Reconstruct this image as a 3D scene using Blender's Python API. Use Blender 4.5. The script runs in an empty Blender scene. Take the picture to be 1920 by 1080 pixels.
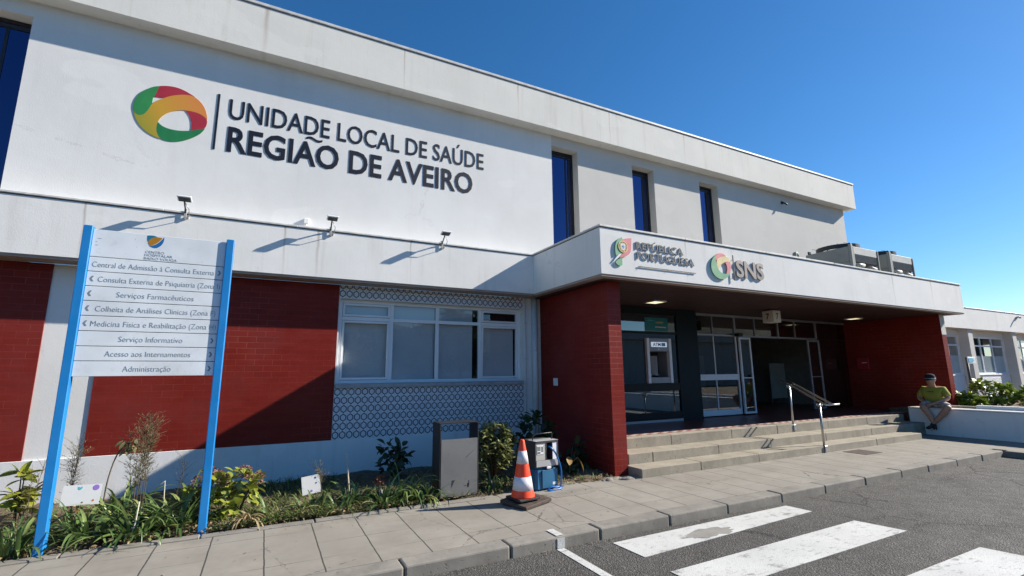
import bpy, bmesh, math, random
from mathutils import Vector, Matrix, Euler, Quaternion
from math import radians as R, sin, cos, pi
random.seed(7)
scene = bpy.context.scene
COL = scene.collection

# ------------------------------------------------------------------ camera, world, sun, exposure
def cam_setup():
    f, yaw, pitch, roll = 887.3, R(27.2927), R(10.2218), R(0.4837)
    F = Vector((sin(yaw)*cos(pitch), cos(yaw)*cos(pitch), sin(pitch)))
    r = Vector((cos(yaw), -sin(yaw), 0)); d = F.cross(r)
    rr = cos(roll)*r + sin(roll)*d; dd = -sin(roll)*r + cos(roll)*d
    cam = bpy.data.cameras.new('camera'); cam.sensor_width = 36; cam.lens = f/1920*36
    cam.clip_start = 0.05; cam.clip_end = 2000
    o = bpy.data.objects.new('camera', cam); COL.objects.link(o)
    m = Matrix((( rr.x, -dd.x, -F.x, 0), (rr.y, -dd.y, -F.y, 0), (rr.z, -dd.z, -F.z, 1.68), (0, 0, 0, 1)))
    o.matrix_world = m
    scene.camera = o
cam_setup()
SUN = Vector((1, -0.28, 0.623)).normalized()
w = bpy.data.worlds.new("World"); scene.world = w; w.use_nodes = True
nt = w.node_tree; nt.nodes.clear()
sky = nt.nodes.new('ShaderNodeTexSky'); sky.sky_type = 'NISHITA'; sky.sun_disc = False
sky.sun_elevation = math.asin(SUN.z); sky.sun_rotation = math.atan2(SUN.x, SUN.y)
sky.air_density = 1.0; sky.dust_density = 0.15; sky.ozone_density = 5.0; sky.altitude = 10
bg = nt.nodes.new('ShaderNodeBackground'); bg.inputs['Strength'].default_value = 0.087
wo = nt.nodes.new('ShaderNodeOutputWorld')
hsv = nt.nodes.new('ShaderNodeHueSaturation'); hsv.inputs['Saturation'].default_value = 1.22
nt.links.new(sky.outputs[0], hsv.inputs['Color']); nt.links.new(hsv.outputs[0], bg.inputs[0]); nt.links.new(bg.outputs[0], wo.inputs[0])
sl = bpy.data.lights.new('sun', 'SUN'); sl.energy = 5.0; sl.angle = R(0.53); sl.color = (1.0, 0.93, 0.82)
so = bpy.data.objects.new('sun', sl); COL.objects.link(so)
so.rotation_euler = (-SUN).to_track_quat('-Z', 'Y').to_euler(); so.location = SUN*60
scene.view_settings.view_transform = 'Standard'; scene.view_settings.look = 'None'
scene.view_settings.exposure = 0.76; scene.view_settings.gamma = 1
scene.render.engine = 'CYCLES'
scene.cycles.max_bounces = 8; scene.cycles.transparent_max_bounces = 12
scene.cycles.sample_clamp_indirect = 6
scene.cycles.caustics_reflective = False; scene.cycles.caustics_refractive = False

# ------------------------------------------------------------------ node helpers
class V:
    def __init__(s, nt, sock): s.nt, s.s = nt, sock
    def _m(s, op, *a):
        n = s.nt.nodes.new('ShaderNodeMath'); n.operation = op
        for i, x in enumerate((s,)+a):
            if isinstance(x, V): s.nt.links.new(x.s, n.inputs[i])
            else: n.inputs[i].default_value = x
        return V(s.nt, n.outputs[0])
    def __add__(s, o): return s._m('ADD', o)
    __radd__ = __add__
    def __sub__(s, o): return s._m('SUBTRACT', o)
    def __mul__(s, o): return s._m('MULTIPLY', o)
    __rmul__ = __mul__
    def __truediv__(s, o): return s._m('DIVIDE', o)
    def abs(s): return s._m('ABSOLUTE')
    def mod(s, m): return s._m('FLOORED_MODULO', m)
    def floor(s): return s._m('FLOOR')
    def lt(s, v): return s._m('LESS_THAN', v)
    def gt(s, v): return s._m('GREATER_THAN', v)
    def max(s, o): return s._m('MAXIMUM', o)
    def min(s, o): return s._m('MINIMUM', o)
    def pow(s, v): return s._m('POWER', v)
    def ramp(s, a, b, lo=0.0, hi=1.0):
        n = s.nt.nodes.new('ShaderNodeMapRange'); n.clamp = True
        s.nt.links.new(s.s, n.inputs[0])
        n.inputs[1].default_value = a; n.inputs[2].default_value = b
        n.inputs[3].default_value = lo; n.inputs[4].default_value = hi
        return V(s.nt, n.outputs[0])
class M:
    """one material under construction"""
    def __init__(s, name):
        s.m = bpy.data.materials.new(name); s.m.use_nodes = True
        s.nt = s.m.node_tree; s.b = s.nt.nodes['Principled BSDF']
        s.pos = None
    def xyz(s):
        if s.pos is None:
            g = s.nt.nodes.new('ShaderNodeNewGeometry'); s.geo = g
            sp = s.nt.nodes.new('ShaderNodeSeparateXYZ'); s.nt.links.new(g.outputs['Position'], sp.inputs[0])
            s.pos = [V(s.nt, sp.outputs[i]) for i in range(3)]; s.pv = g.outputs['Position']
        return s.pos
    def vec(s, x, y, z=0.0):
        n = s.nt.nodes.new('ShaderNodeCombineXYZ')
        for i, v in enumerate((x, y, z)):
            if isinstance(v, V): s.nt.links.new(v.s, n.inputs[i])
            else: n.inputs[i].default_value = v
        return n.outputs[0]
    def noise(s, scale, detail=3, rough=0.55, vec=None, stretch=None, dist=0.0):
        x, y, z = s.xyz()
        if stretch: vec = s.vec(x*stretch[0], y*stretch[1], z*stretch[2])
        n = s.nt.nodes.new('ShaderNodeTexNoise')
        n.inputs['Scale'].default_value = scale; n.inputs['Detail'].default_value = detail
        n.inputs['Roughness'].default_value = rough; n.inputs['Distortion'].default_value = dist
        s.nt.links.new(vec if vec else s.pv, n.inputs['Vector'])
        return V(s.nt, n.outputs[0])
    def white(s, vec):
        n = s.nt.nodes.new('ShaderNodeTexWhiteNoise'); n.noise_dimensions = '3D'
        s.nt.links.new(vec, n.inputs['Vector']); return V(s.nt, n.outputs[0])
    def voronoi(s, scale, feature='F1', out='Distance'):
        s.xyz(); n = s.nt.nodes.new('ShaderNodeTexVoronoi'); n.feature = feature
        n.inputs['Scale'].default_value = scale; s.nt.links.new(s.pv, n.inputs['Vector'])
        return V(s.nt, n.outputs[out]) if out == 'Distance' else n.outputs[out]
    def island(s):
        s.xyz(); return V(s.nt, s.geo.outputs['Random Per Island'])
    def mix(s, fac, a, b):
        n = s.nt.nodes.new('ShaderNodeMix'); n.data_type = 'RGBA'
        for i, x in ((0, fac), (6, a), (7, b)):
            if isinstance(x, V): s.nt.links.new(x.s, n.inputs[i])
            elif isinstance(x, bpy.types.NodeSocket): s.nt.links.new(x, n.inputs[i])
            elif isinstance(x, (int, float)): n.inputs[i].default_value = x
            else: n.inputs[i].default_value = (*x, 1)
        return n.outputs[2]
    def set(s, inp, v):
        i = s.b.inputs[inp]
        if isinstance(v, V): s.nt.links.new(v.s, i)
        elif isinstance(v, bpy.types.NodeSocket): s.nt.links.new(v, i)
        elif isinstance(v, (tuple, list)): i.default_value = (*v, 1)
        else: i.default_value = v
        return s
    def bump(s, h, strength=0.3, dist=0.01):
        n = s.nt.nodes.new('ShaderNodeBump'); n.inputs['Strength'].default_value = strength
        n.inputs['Distance'].default_value = dist
        s.nt.links.new(h.s, n.inputs['Height']); s.nt.links.new(n.outputs[0], s.b.inputs['Normal'])
        return s
def plain(name, col, rough=0.5, metal=0.0, var=0.12, scale=6.0, bump=0.0, spec=None):
    m = M(name); n = m.noise(scale, 4)
    m.set('Base Color', m.mix(n.ramp(0.3, 0.7), tuple(c*(1-var) for c in col), tuple(min(1, c*(1+var)) for c in col)))
    m.set('Roughness', n.ramp(0.2, 0.8, max(0, rough-0.07), min(1, rough+0.07))); m.set('Metallic', metal)
    if spec is not None: m.set('Specular IOR Level', spec)
    if bump: m.bump(m.noise(scale*25, 3), bump, 0.004)
    return m.m

def grimy(name, col, rough=0.45, metal=0.0, dirt=(0.10, 0.08, 0.06), amt=0.5, scale=7.0):
    """worn outdoor finish: dust film, blotches and fine scratches"""
    m = M(name); n = m.noise(scale, 6, 0.7); sc = m.noise(1.0, 3, 0.6, stretch=(60, 60, 6)).ramp(0.66, 0.72)
    fade = m.noise(scale*0.3, 3); bl = m.noise(scale*1.7, 5, 0.75).ramp(0.56, 0.74)
    c = m.mix(fade.ramp(0.3, 0.7), tuple(k*0.88 for k in col), tuple(min(1, k*1.08+0.012) for k in col))
    c = m.mix(bl*amt, c, dirt); c = m.mix(sc*amt*0.6, c, tuple(min(1, k*0.6+0.12) for k in col))
    m.set('Base Color', c).set('Roughness', n.ramp(0.3, 0.7, max(0.05, rough-0.12), min(1, rough+0.2))).set('Metallic', metal)
    m.bump(n, 0.08, 0.004); return m.m
# painted render: base tint, faint clouds, vertical rain streaks, blotches
def render_paint(name, a, b, streak=(0.52, 0.50, 0.46), amt=0.25, seams=(), crack=0.22):
    m = M(name); x, y, z = m.xyz()
    cloud = m.noise(0.9, 5, 0.6); fine = m.noise(14, 4)
    st = m.noise(1.0, 4, 0.6, stretch=(5.0, 5.0, 0.35)).ramp(0.56, 0.80)
    st2 = m.noise(1.0, 3, 0.6, stretch=(22.0, 22.0, 1.1)).ramp(0.60, 0.82)
    c = m.mix(cloud.ramp(0.35, 0.65), a, b)
    c = m.mix(st*amt, c, streak); c = m.mix(st2*(amt*0.6), c, streak)
    sp = m.noise(38, 2).ramp(0.70, 0.76)
    c = m.mix(sp*(amt*0.5), c, (0.35, 0.33, 0.30))
    ck = (m.voronoi(0.42, 'DISTANCE_TO_EDGE')+(m.noise(4, 5, 0.7)-0.5)*0.12).abs().lt(0.0035)*m.noise(0.45, 2).ramp(0.54, 0.60)
    c = m.mix(ck*crack, c, (0.40, 0.38, 0.35))
    rp = m.noise(0.8, 2, 0.4, stretch=(1, 1, 2.2)).ramp(0.64, 0.655); c = m.mix(rp*0.35, c, tuple(min(1, k*1.06) for k in b))
    for sx, z0, z1, wd in seams:      # rust-brown run-off under a coping joint
        wv = (x+(m.noise(3, 3)-0.5)*0.05-sx).abs()
        c = m.mix(wv.ramp(wd, 0, 0, 1)*z.ramp(z0, z1, 0.15, 0.75), c, (0.40, 0.33, 0.27))
    m.set('Base Color', c).set('Roughness', 0.85).set('Specular IOR Level', 0.25)
    m.bump(m.noise(60, 4)+m.noise(5, 3)*1.5, 0.12, 0.01)
    return m.m
MAT = {}
MAT['wall_white'] = render_paint('white_wall_paint', (0.76, 0.755, 0.735), (0.82, 0.815, 0.795), amt=0.14)
MAT['wall_greige'] = render_paint('greige_wall_paint', (0.60, 0.585, 0.55), (0.65, 0.63, 0.59), amt=0.14)
MAT['fascia'] = render_paint('fascia_white_paint', (0.79, 0.785, 0.755), (0.86, 0.85, 0.82), streak=(0.50, 0.46, 0.40), amt=0.34, seams=[(-2.27, 3.2, 3.95, 0.02), (0.12, 3.3, 3.95, 0.022), (0.60, 3.2, 3.95, 0.03), (2.1, 3.5, 3.95, 0.02), (6.4, 3.6, 3.95, 0.02), (13.3, 3.3, 3.95, 0.03), (15.2, 3.4, 3.95, 0.03)])
MAT['roof_fascia'] = render_paint('roof_fascia_paint', (0.75, 0.73, 0.675), (0.81, 0.79, 0.73), streak=(0.48, 0.44, 0.36), amt=0.42, seams=[(-0.4, 6.9, 7.7, 0.05), (1.9, 6.9, 7.7, 0.02), (4.3, 7.2, 7.7, 0.03), (6.7, 6.9, 7.7, 0.02), (9.1, 7.1, 7.7, 0.02)])
MAT['plinth'] = render_paint('plinth_paint', (0.72, 0.73, 0.73), (0.80, 0.80, 0.80), streak=(0.40, 0.38, 0.33), amt=0.35)
MAT['planter'] = render_paint('planter_wall_paint', (0.80, 0.80, 0.79), (0.86, 0.86, 0.85), streak=(0.45, 0.43, 0.40), amt=0.3)
MAT['cap'] = plain('coping_metal', (0.66, 0.65, 0.62), 0.5, 0.0, 0.15, 9)
MAT['cap_dark'] = plain('drip_groove', (0.10, 0.095, 0.09), 0.7)
MAT['lip'] = plain('fascia_lip', (0.36, 0.29, 0.25), 0.7)
MAT['alu'] = plain('white_aluminium', (0.84, 0.86, 0.88), 0.35, 0.0, 0.04, 3)
MAT['alu_grey'] = plain('grey_aluminium', (0.42, 0.43, 0.45), 0.38, 0.6, 0.06, 3)
MAT['darkframe'] = plain('dark_bronze_frame', (0.025, 0.025, 0.028), 0.4, 0.3)
MAT['blackframe'] = plain('black_green_frame', (0.006, 0.010, 0.012), 0.4, 0.0, spec=0.25)
MAT['tealframe'] = plain('dark_teal_column', (0.006, 0.014, 0.018), 0.5, 0.0, spec=0.2)
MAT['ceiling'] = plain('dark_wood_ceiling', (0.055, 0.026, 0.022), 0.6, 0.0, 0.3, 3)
MAT['interior'] = plain('interior_wall', (0.33, 0.31, 0.28), 0.8)
MAT['interior_floor'] = plain('interior_floor', (0.16, 0.13, 0.11), 0.4)
MAT['blind'] = plain('roller_blind', (0.62, 0.63, 0.64), 0.9, 0, 0.05, 2)
MAT['blind_pale'] = plain('pale_blind', (0.72, 0.78, 0.76), 0.9, 0, 0.05, 2)
MAT['blue'] = grimy('blue_post_paint', (0.004, 0.21, 0.56), 0.4, amt=0.22)
MAT['signwhite'] = grimy('sign_panel_enamel', (0.78, 0.82, 0.85), 0.4, amt=0.14)
MAT['signtext'] = plain('sign_grey_text', (0.22, 0.26, 0.29), 0.6)
MAT['navy'] = plain('navy_letter', (0.005, 0.006, 0.016), 0.5)
MAT['letter_grey'] = plain('grey_letter', (0.10, 0.095, 0.10), 0.5)
MAT['letter_taupe'] = plain('taupe_letter', (0.34, 0.29, 0.26), 0.5)
MAT['lg_green'] = plain('logo_green', (0.035, 0.25, 0.07), 0.45, 0, 0.15, 3)
MAT['lg_green_d'] = plain('logo_dark_green', (0.02, 0.20, 0.065), 0.45)
MAT['lg_red'] = plain('logo_red', (0.42, 0.028, 0.045), 0.45)
MAT['lg_green_f'] = plain('faded_green', (0.16, 0.40, 0.22), 0.5)
MAT['lg_red_f'] = plain('faded_red', (0.68, 0.19, 0.21), 0.5)
MAT['lg_yel_f'] = plain('faded_yellow', (0.72, 0.56, 0.26), 0.5)
MAT['white_flat'] = plain('white_vinyl', (0.78, 0.78, 0.78), 0.5, 0, 0.03)
MAT['cb_blue'] = plain('emblem_blue', (0.012, 0.13, 0.36), 0.4)
MAT['cb_teal'] = plain('emblem_teal', (0.012, 0.16, 0.26), 0.4)
MAT['cb_ochre'] = plain('emblem_ochre', (0.42, 0.19, 0.008), 0.4)
MAT['steel'] = plain('brushed_steel', (0.50, 0.49, 0.48), 0.36, 1.0, 0.08, 20)
MAT['bin_grey'] = grimy('bin_panel_grey', (0.17, 0.17, 0.168), 0.5, amt=0.4)
MAT['bin_dark'] = plain('bin_frame_grey', (0.026, 0.026, 0.028), 0.45, 0.1, 0.1, 6)
MAT['cone'] = grimy('cone_orange', (0.98, 0.062, 0.008), 0.45, amt=0.22)
MAT['cone_white'] = grimy('cone_reflective_white', (0.74, 0.70, 0.74), 0.35, amt=0.35)
MAT['rubber'] = plain('black_rubber', (0.030, 0.026, 0.024), 0.8, 0, 0.3, 15, 0.3)
MAT['iron'] = plain('rusty_iron', (0.085, 0.062, 0.050), 0.8, 0.2, 0.35, 14, 0.5)
MAT['pump_blue'] = grimy('sampler_blue_plastic', (0.022, 0.14, 0.27), 0.4, amt=0.35)
MAT['hose'] = plain('blue_hose', (0.008, 0.14, 0.45), 0.35)
MAT['box_grey'] = grimy('painted_steel_grey', (0.40, 0.40, 0.40), 0.45, amt=0.4)
MAT['box_dark'] = plain('dark_recess', (0.02, 0.02, 0.022), 0.6)
MAT['ac'] = grimy('air_conditioner_grey', (0.30, 0.305, 0.275), 0.55, amt=0.35)
MAT['ac_light'] = grimy('air_conditioner_panel', (0.45, 0.45, 0.42), 0.5, amt=0.25)
MAT['atm_grey'] = plain('cash_machine_grey', (0.30, 0.31, 0.33), 0.4, 0.2)
MAT['teal'] = plain('teal_sticker', (0.012, 0.19, 0.20), 0.4)
MAT['gold'] = plain('gold_mark', (0.42, 0.36, 0.13), 0.5)
MAT['redbox'] = plain('red_cabinet', (0.33, 0.012, 0.02), 0.4)
MAT['cubeface'] = plain('cream_sign_face', (0.74, 0.70, 0.60), 0.5, 0, 0.03)
MAT['black'] = plain('black_paint', (0.012, 0.012, 0.012), 0.5)
MAT['stick'] = plain('wooden_stick', (0.42, 0.20, 0.06), 0.8)
MAT['purple'] = plain('purple_print', (0.32, 0.18, 0.58), 0.6)
MAT['skyblue'] = plain('sky_blue_print', (0.12, 0.45, 0.62), 0.6)
MAT['orange'] = plain('orange_print', (0.6, 0.2, 0.05), 0.6)
MAT['pipe'] = plain('downpipe_paint', (0.62, 0.65, 0.68), 0.5, 0, 0.08, 4)
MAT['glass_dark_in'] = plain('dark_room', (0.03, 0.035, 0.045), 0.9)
MAT['sill'] = plain('stone_sill', (0.40, 0.39, 0.40), 0.75, 0, 0.15, 8)
MAT['box_side'] = plain('dark_side_steel', (0.06, 0.06, 0.062), 0.5, 0.2)
MAT['lcd'] = plain('lcd_green', (0.20, 0.24, 0.18), 0.3)
MAT['floor_red_shaded'] = plain('red_floor_tile_shaded', (0.17, 0.05, 0.04), 0.4, 0, 0.2, 4)  # red tile with the shade under the canopy put into its colour
MAT['opp'] = plain('grey_green_paint', (0.30, 0.34, 0.35), 0.8)
MAT['sky_block'] = plain('sky_block_green', (0.035, 0.05, 0.03), 1.0, 0, 0.3, 0.3)  # dark green of the added, unseen ridge
MAT['roofing'] = plain('roof_gravel', (0.28, 0.27, 0.25), 0.9)

def m_yellow():
    m = M('logo_yellow_orange'); x, y, z = m.xyz()
    t = (x*0.62+z*0.38).ramp(0.73, 1.55)
    c = m.mix(t.ramp(0, 0.45), (0.20, 0.30, 0.03), (0.62, 0.34, 0.03))
    c = m.mix(t.ramp(0.45, 1.0), c, (0.74, 0.24, 0.06))
    m.set('Base Color', c).set('Roughness', 0.45); return m.m
MAT['lg_yel'] = m_yellow()

def m_brick():
    m = M('red_glazed_tile'); x, y, z = m.xyz()
    uv = m.vec(x+y, z, 0.0)
    br = m.nt.nodes.new('ShaderNodeTexBrick'); m.nt.links.new(uv, br.inputs['Vector'])
    br.inputs['Scale'].default_value = 1.0; br.inputs['Mortar Size'].default_value = 0.0026
    br.inputs['Mortar Smooth'].default_value = 0.15
    br.inputs['Brick Width'].default_value = 0.245; br.inputs['Row Height'].default_value = 0.087
    br.inputs['Color1'].default_value = (0.165, 0.015, 0.010, 1); br.inputs['Color2'].default_value = (0.225, 0.026, 0.018, 1)
    br.inputs['Mortar'].default_value = (0.36, 0.14, 0.11, 1); br.inputs['Bias'].default_value = 0.0
    n = m.noise(1.3, 4)
    vis = m.noise(0.9, 4, 0.6).ramp(0.45, 0.70, 0.06, 0.8)
    plainred = m.mix(m.noise(2.5, 3, stretch=(1, 1, 4)).ramp(0.3, 0.7), (0.175, 0.016, 0.011), (0.215, 0.023, 0.016))
    c = m.mix(vis, plainred, br.outputs[0])
    c = m.mix(n.ramp(0.45, 0.75)*0.45, c, (0.25, 0.050, 0.045)); gr = m.noise(2.6, 5, 0.7).ramp(0.55, 0.75); c = m.mix(gr*0.35, c, (0.10, 0.018, 0.014))
    # chipped glaze: few pale flakes
    ch = m.noise(9, 5, 0.7).ramp(0.745, 0.76)
    c = m.mix(ch*0.8, c, (0.55, 0.42, 0.34))
    m.set('Base Color', c)
    m.set('Roughness', m.noise(3.0, 3).ramp(0.3, 0.7, 0.35, 0.5)).set('Specular IOR Level', 0.14)
    f = V(m.nt, br.outputs['Fac'])
    m.bump((f*-1.0)+m.noise(4, 2)*0.5, 0.35, 0.004); return m.m
MAT['brick'] = m_brick()

def m_hex():
    m = M('blue_white_patterned_tile'); x, y, z = m.xyz()
    P, H = 0.1085, 0.1345
    u = ((x-1.01)/P).mod(1.0)-0.5; v = ((z-0.665)/H).mod(1.0)-0.5
    au, av = u.abs(), v.abs()
    d = (au/0.41).max((au*0.60+av)/0.465)
    line = d.gt(0.75)*d.lt(1.04)
    inner = d.lt(0.75)
    # stems between hexes and pale diamonds
    stem = av.lt(0.20)*au.gt(0.455)
    x_ = (av*0.9+(u.abs()-0.5).abs()*1.1)
    dia = x_.gt(0.40)*x_.lt(0.46)*d.gt(1.04)
    ring = d.gt(0.52)*d.lt(0.60)
    base = m.mix(m.noise(3, 3).ramp(0.3, 0.7), (0.72, 0.74, 0.78), (0.80, 0.81, 0.83))
    c = m.mix(inner*0.22, base, (0.40, 0.44, 0.52)); c = m.mix(ring*0.35, c, (0.75, 0.76, 0.78))
    c = m.mix(dia*0.45, c, (0.25, 0.29, 0.38))
    blue = (0.012, 0.020, 0.060)
    c = m.mix(line.max(stem*0.6), c, blue)
    # square tile joints every two cells
    j = ((x-1.01)/(P*2)).mod(1.0).lt(0.012).max(((z-0.665)/(H)).mod(1.0).lt(0.014))
    c = m.mix(j*0.5, c, (0.40, 0.40, 0.42))
    m.set('Base Color', c).set('Roughness', 0.3); m.bump(line+m.noise(8, 2)*0.3, 0.08, 0.003); return m.m
MAT['hex'] = m_hex()

def m_pavement():
    m = M('concrete_paving'); x, y, z = m.xyz()
    P, Q = 0.4505, 0.43
    w = m.noise(6, 3)*0.012
    fx = ((x+w-0.118)/P); fy = ((y+w-4.758)/Q)
    jx = (fx.mod(1.0)-0.5).abs().gt(0.486); jy = (fy.mod(1.0)-0.5).abs().gt(0.4925)
    weak = m.noise(1.7, 3).ramp(0.40, 0.60)
    j = jx.max(jy*weak)
    cell = m.white(m.vec(fx.floor(), fy.floor(), 0.0))
    n = m.noise(2.2, 6, 0.65); g = m.noise(70, 3)
    c = m.mix(n.ramp(0.3, 0.7), (0.218, 0.197, 0.164), (0.312, 0.286, 0.245))
    c = m.mix(cell*0.22, c, (0.24, 0.23, 0.205))
    c = m.mix(g.ramp(0.55, 0.8)*0.4, c, (0.22, 0.21, 0.19))
    sp = m.noise(11, 3, 0.5).ramp(0.735, 0.75); c = m.mix(sp*0.75, c, (0.07, 0.065, 0.06))
    dust = m.noise(0.8, 5, 0.7).ramp(0.55, 0.75); c = m.mix(dust*0.35, c, (0.43, 0.40, 0.35))
    ck = (m.voronoi(1.15, 'DISTANCE_TO_EDGE')+(m.noise(9, 4, 0.7)-0.5)*0.10).abs().lt(0.006)*m.noise(0.6, 2).ramp(0.52, 0.60)
    big = m.noise(0.55, 5, 0.65).ramp(0.54, 0.70); c = m.mix(big*0.38, c, (0.17, 0.155, 0.13))
    c = m.mix(ck*0.8, c, (0.06, 0.055, 0.045))
    c = m.mix(j*0.92, c, (0.04, 0.036, 0.03))
    m.set('Base Color', c).set('Roughness', 0.9)
    m.bump((j*-1.0)+g*0.12+n*0.4, 0.5, 0.006); return m.m
MAT['pave'] = m_pavement()

def m_stone(name, a, b, pit=0.5, jointx=None, joff=0.0):
    m = M(name); x, y, z = m.xyz()
    n = m.noise(3.0, 6, 0.65); g = m.noise(90, 3); pt = m.noise(26, 4, 0.6).ramp(0.62, 0.72)
    c = m.mix(n.ramp(0.3, 0.7), a, b); c = m.mix(pt*pit, c, tuple(k*0.45 for k in a))
    c = m.mix(g.ramp(0.55, 0.8)*0.3, c, tuple(k*0.7 for k in a))
    streak = m.noise(1.0, 3, stretch=(9, 9, 1.2)).ramp(0.55, 0.75); c = m.mix(streak*0.25, c, tuple(k*0.6 for k in a))
    h = n*0.6+g*0.15-pt*0.5
    if jointx:
        j = ((x+y*0.0-joff)/jointx+m.white(m.vec((z*6.6).floor(), 0.0))).mod(1.0).lt(0.008)
        c = m.mix(j*0.85, c, (0.05, 0.045, 0.04)); h = h-j
    m.set('Base Color', c).set('Roughness', 0.9); m.bump(h, 0.6, 0.008); return m.m
MAT['kerb'] = m_stone('kerb_stone', (0.175, 0.162, 0.140), (0.285, 0.262, 0.225), 0.7)
MAT['patch'] = m_stone('grey_patch', (0.22, 0.21, 0.19), (0.31, 0.295, 0.265), 0.6)
MAT['step'] = m_stone('step_stone', (0.25, 0.222, 0.172), (0.385, 0.342, 0.27), 0.85)

def m_asphalt():
    m = M('asphalt'); x, y, z = m.xyz()
    n = m.noise(1.1, 6, 0.65); ag = m.voronoi(72); fine = m.noise(110, 3)
    c = m.mix(n.ramp(0.3, 0.7), (0.056, 0.052, 0.047), (0.097, 0.091, 0.082))
    pale = m.white(m.voronoi(72, out='Color')).ramp(0.72, 1.0)
    c = m.mix(pale*0.45, c, (0.30, 0.28, 0.25)); c = m.mix(ag.ramp(0.35, 0.7)*0.45, c, (0.020, 0.019, 0.018))
    st = m.noise(0.45, 4, 0.6).ramp(0.55, 0.70); c = m.mix(st*0.35, c, (0.045, 0.042, 0.04))
    oil = m.noise(1.9, 3, 0.5).ramp(0.68, 0.74); c = m.mix(oil*0.6, c, (0.025, 0.024, 0.023))
    ck = (m.voronoi(0.55, 'DISTANCE_TO_EDGE')+(m.noise(5, 5, 0.75)-0.5)*0.16).abs().lt(0.008)*m.noise(0.5, 2).ramp(0.46, 0.54)
    c = m.mix(ck*0.85, c, (0.015, 0.014, 0.013))
    m.set('Base Color', c).set('Roughness', m.noise(5, 2).ramp(0.3, 0.7, 0.72, 0.92))
    m.bump((ag*-1.0)+fine*0.4-ck, 0.9, 0.009); return m.m
MAT['asphalt'] = m_asphalt()
def m_roadpaint():
    m = M('worn_road_paint'); n = m.noise(5, 6, 0.7); s_ = m.noise(1.0, 5, 0.7, stretch=(7, 26, 1))
    worn = (n*0.5+s_*0.5).ramp(0.53, 0.62).max(m.noise(55, 3).ramp(0.62, 0.70)*0.8)
    c = m.mix(m.noise(2, 4).ramp(0.3, 0.7), (0.50, 0.50, 0.48), (0.60, 0.60, 0.57))
    c = m.mix(worn*0.75, c, (0.17, 0.165, 0.155)); m.set('Base Color', c).set('Roughness', 0.7)
    m.bump(m.voronoi(75)*-1.0, 0.4, 0.004); return m.m
MAT['paint'] = m_roadpaint()
def m_soil():
    m = M('dry_soil'); n = m.noise(7, 6, 0.7); g = m.noise(45, 4, 0.7)
    c = m.mix(n.ramp(0.3, 0.7), (0.075, 0.052, 0.034), (0.21, 0.155, 0.10))
    c = m.mix(g.ramp(0.5, 0.75)*0.6, c, (0.29, 0.23, 0.155))
    m.set('Base Color', c).set('Roughness', 1.0); m.bump(g+n, 1.0, 0.02); return m.m
MAT['soil'] = m_soil()
def m_checker():
    m = M('red_white_floor_tile'); x, y, z = m.xyz()
    ck = (((x/0.125).floor()+(y/0.125).floor())*0.5).mod(1.0).gt(0.25)
    c = m.mix(ck, (0.30, 0.09, 0.07), (0.52, 0.44, 0.38)); m.set('Base Color', c).set('Roughness', 0.6); return m.m
MAT['checker'] = m_checker()
def m_glass(name, tint, refl, rough=0.0, body=None, extra=0.0):
    """flat pane: see-through tint plus a mirror-like coat with Fresnel"""
    m = M(name); nt = m.nt
    tr = nt.nodes.new('ShaderNodeBsdfTransparent'); tr.inputs[0].default_value = (*tint, 1)
    gl = nt.nodes.new('ShaderNodeBsdfGlossy'); gl.inputs[0].default_value = (*refl, 1); gl.inputs['Roughness'].default_value = rough
    fr = nt.nodes.new('ShaderNodeFresnel'); fr.inputs[0].default_value = 1.5
    fv = V(nt, fr.outputs[0])
    # slightly wavy float glass
    b = nt.nodes.new('ShaderNodeBump'); b.inputs['Strength'].default_value = 0.006; b.inputs['Distance'].default_value = 0.01
    nt.links.new(m.noise(1.5, 1).s, b.inputs['Height']); nt.links.new(b.outputs[0], gl.inputs['Normal'])
    mx = nt.nodes.new('ShaderNodeMixShader'); bf = V(nt, m.geo.outputs['Backfacing'])
    nt.links.new(((fv*1.6+extra).min(1.0)*(bf*-1.0+1.0)).s, mx.inputs[0])
    nt.links.new(tr.outputs[0], mx.inputs[1]); nt.links.new(gl.outputs[0], mx.inputs[2])
    out = nt.nodes['Material Output']; nt.links.new(mx.outputs[0], out.inputs[0]); return m.m
MAT['glass'] = m_glass('window_glass', (0.94, 0.96, 0.97), (0.85, 0.92, 1), extra=0.03)
MAT['glass_blue'] = m_glass('blue_solar_glass', (0.05, 0.08, 0.15), (0.20, 0.27, 0.58), extra=0.24)
MAT['glass_dark'] = m_glass('dark_bank_glass', (0.16, 0.21, 0.24), (0.85, 0.95, 1.0), extra=0.10)
MAT['glass_door'] = m_glass('door_glass', (0.55, 0.55, 0.53), (1, 1, 1), extra=0.05)
def m_emit(name, col, st):
    m = M(name); m.set('Base Color', col).set('Emission Color', col).set('Emission Strength', st); return m.m
MAT['lamp'] = m_emit('warm_ceiling_lamp', (1.0, 0.86, 0.52), 0.75)
MAT['atmlit'] = m_emit('lit_label', (0.55, 0.62, 0.72), 0.35)

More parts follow.
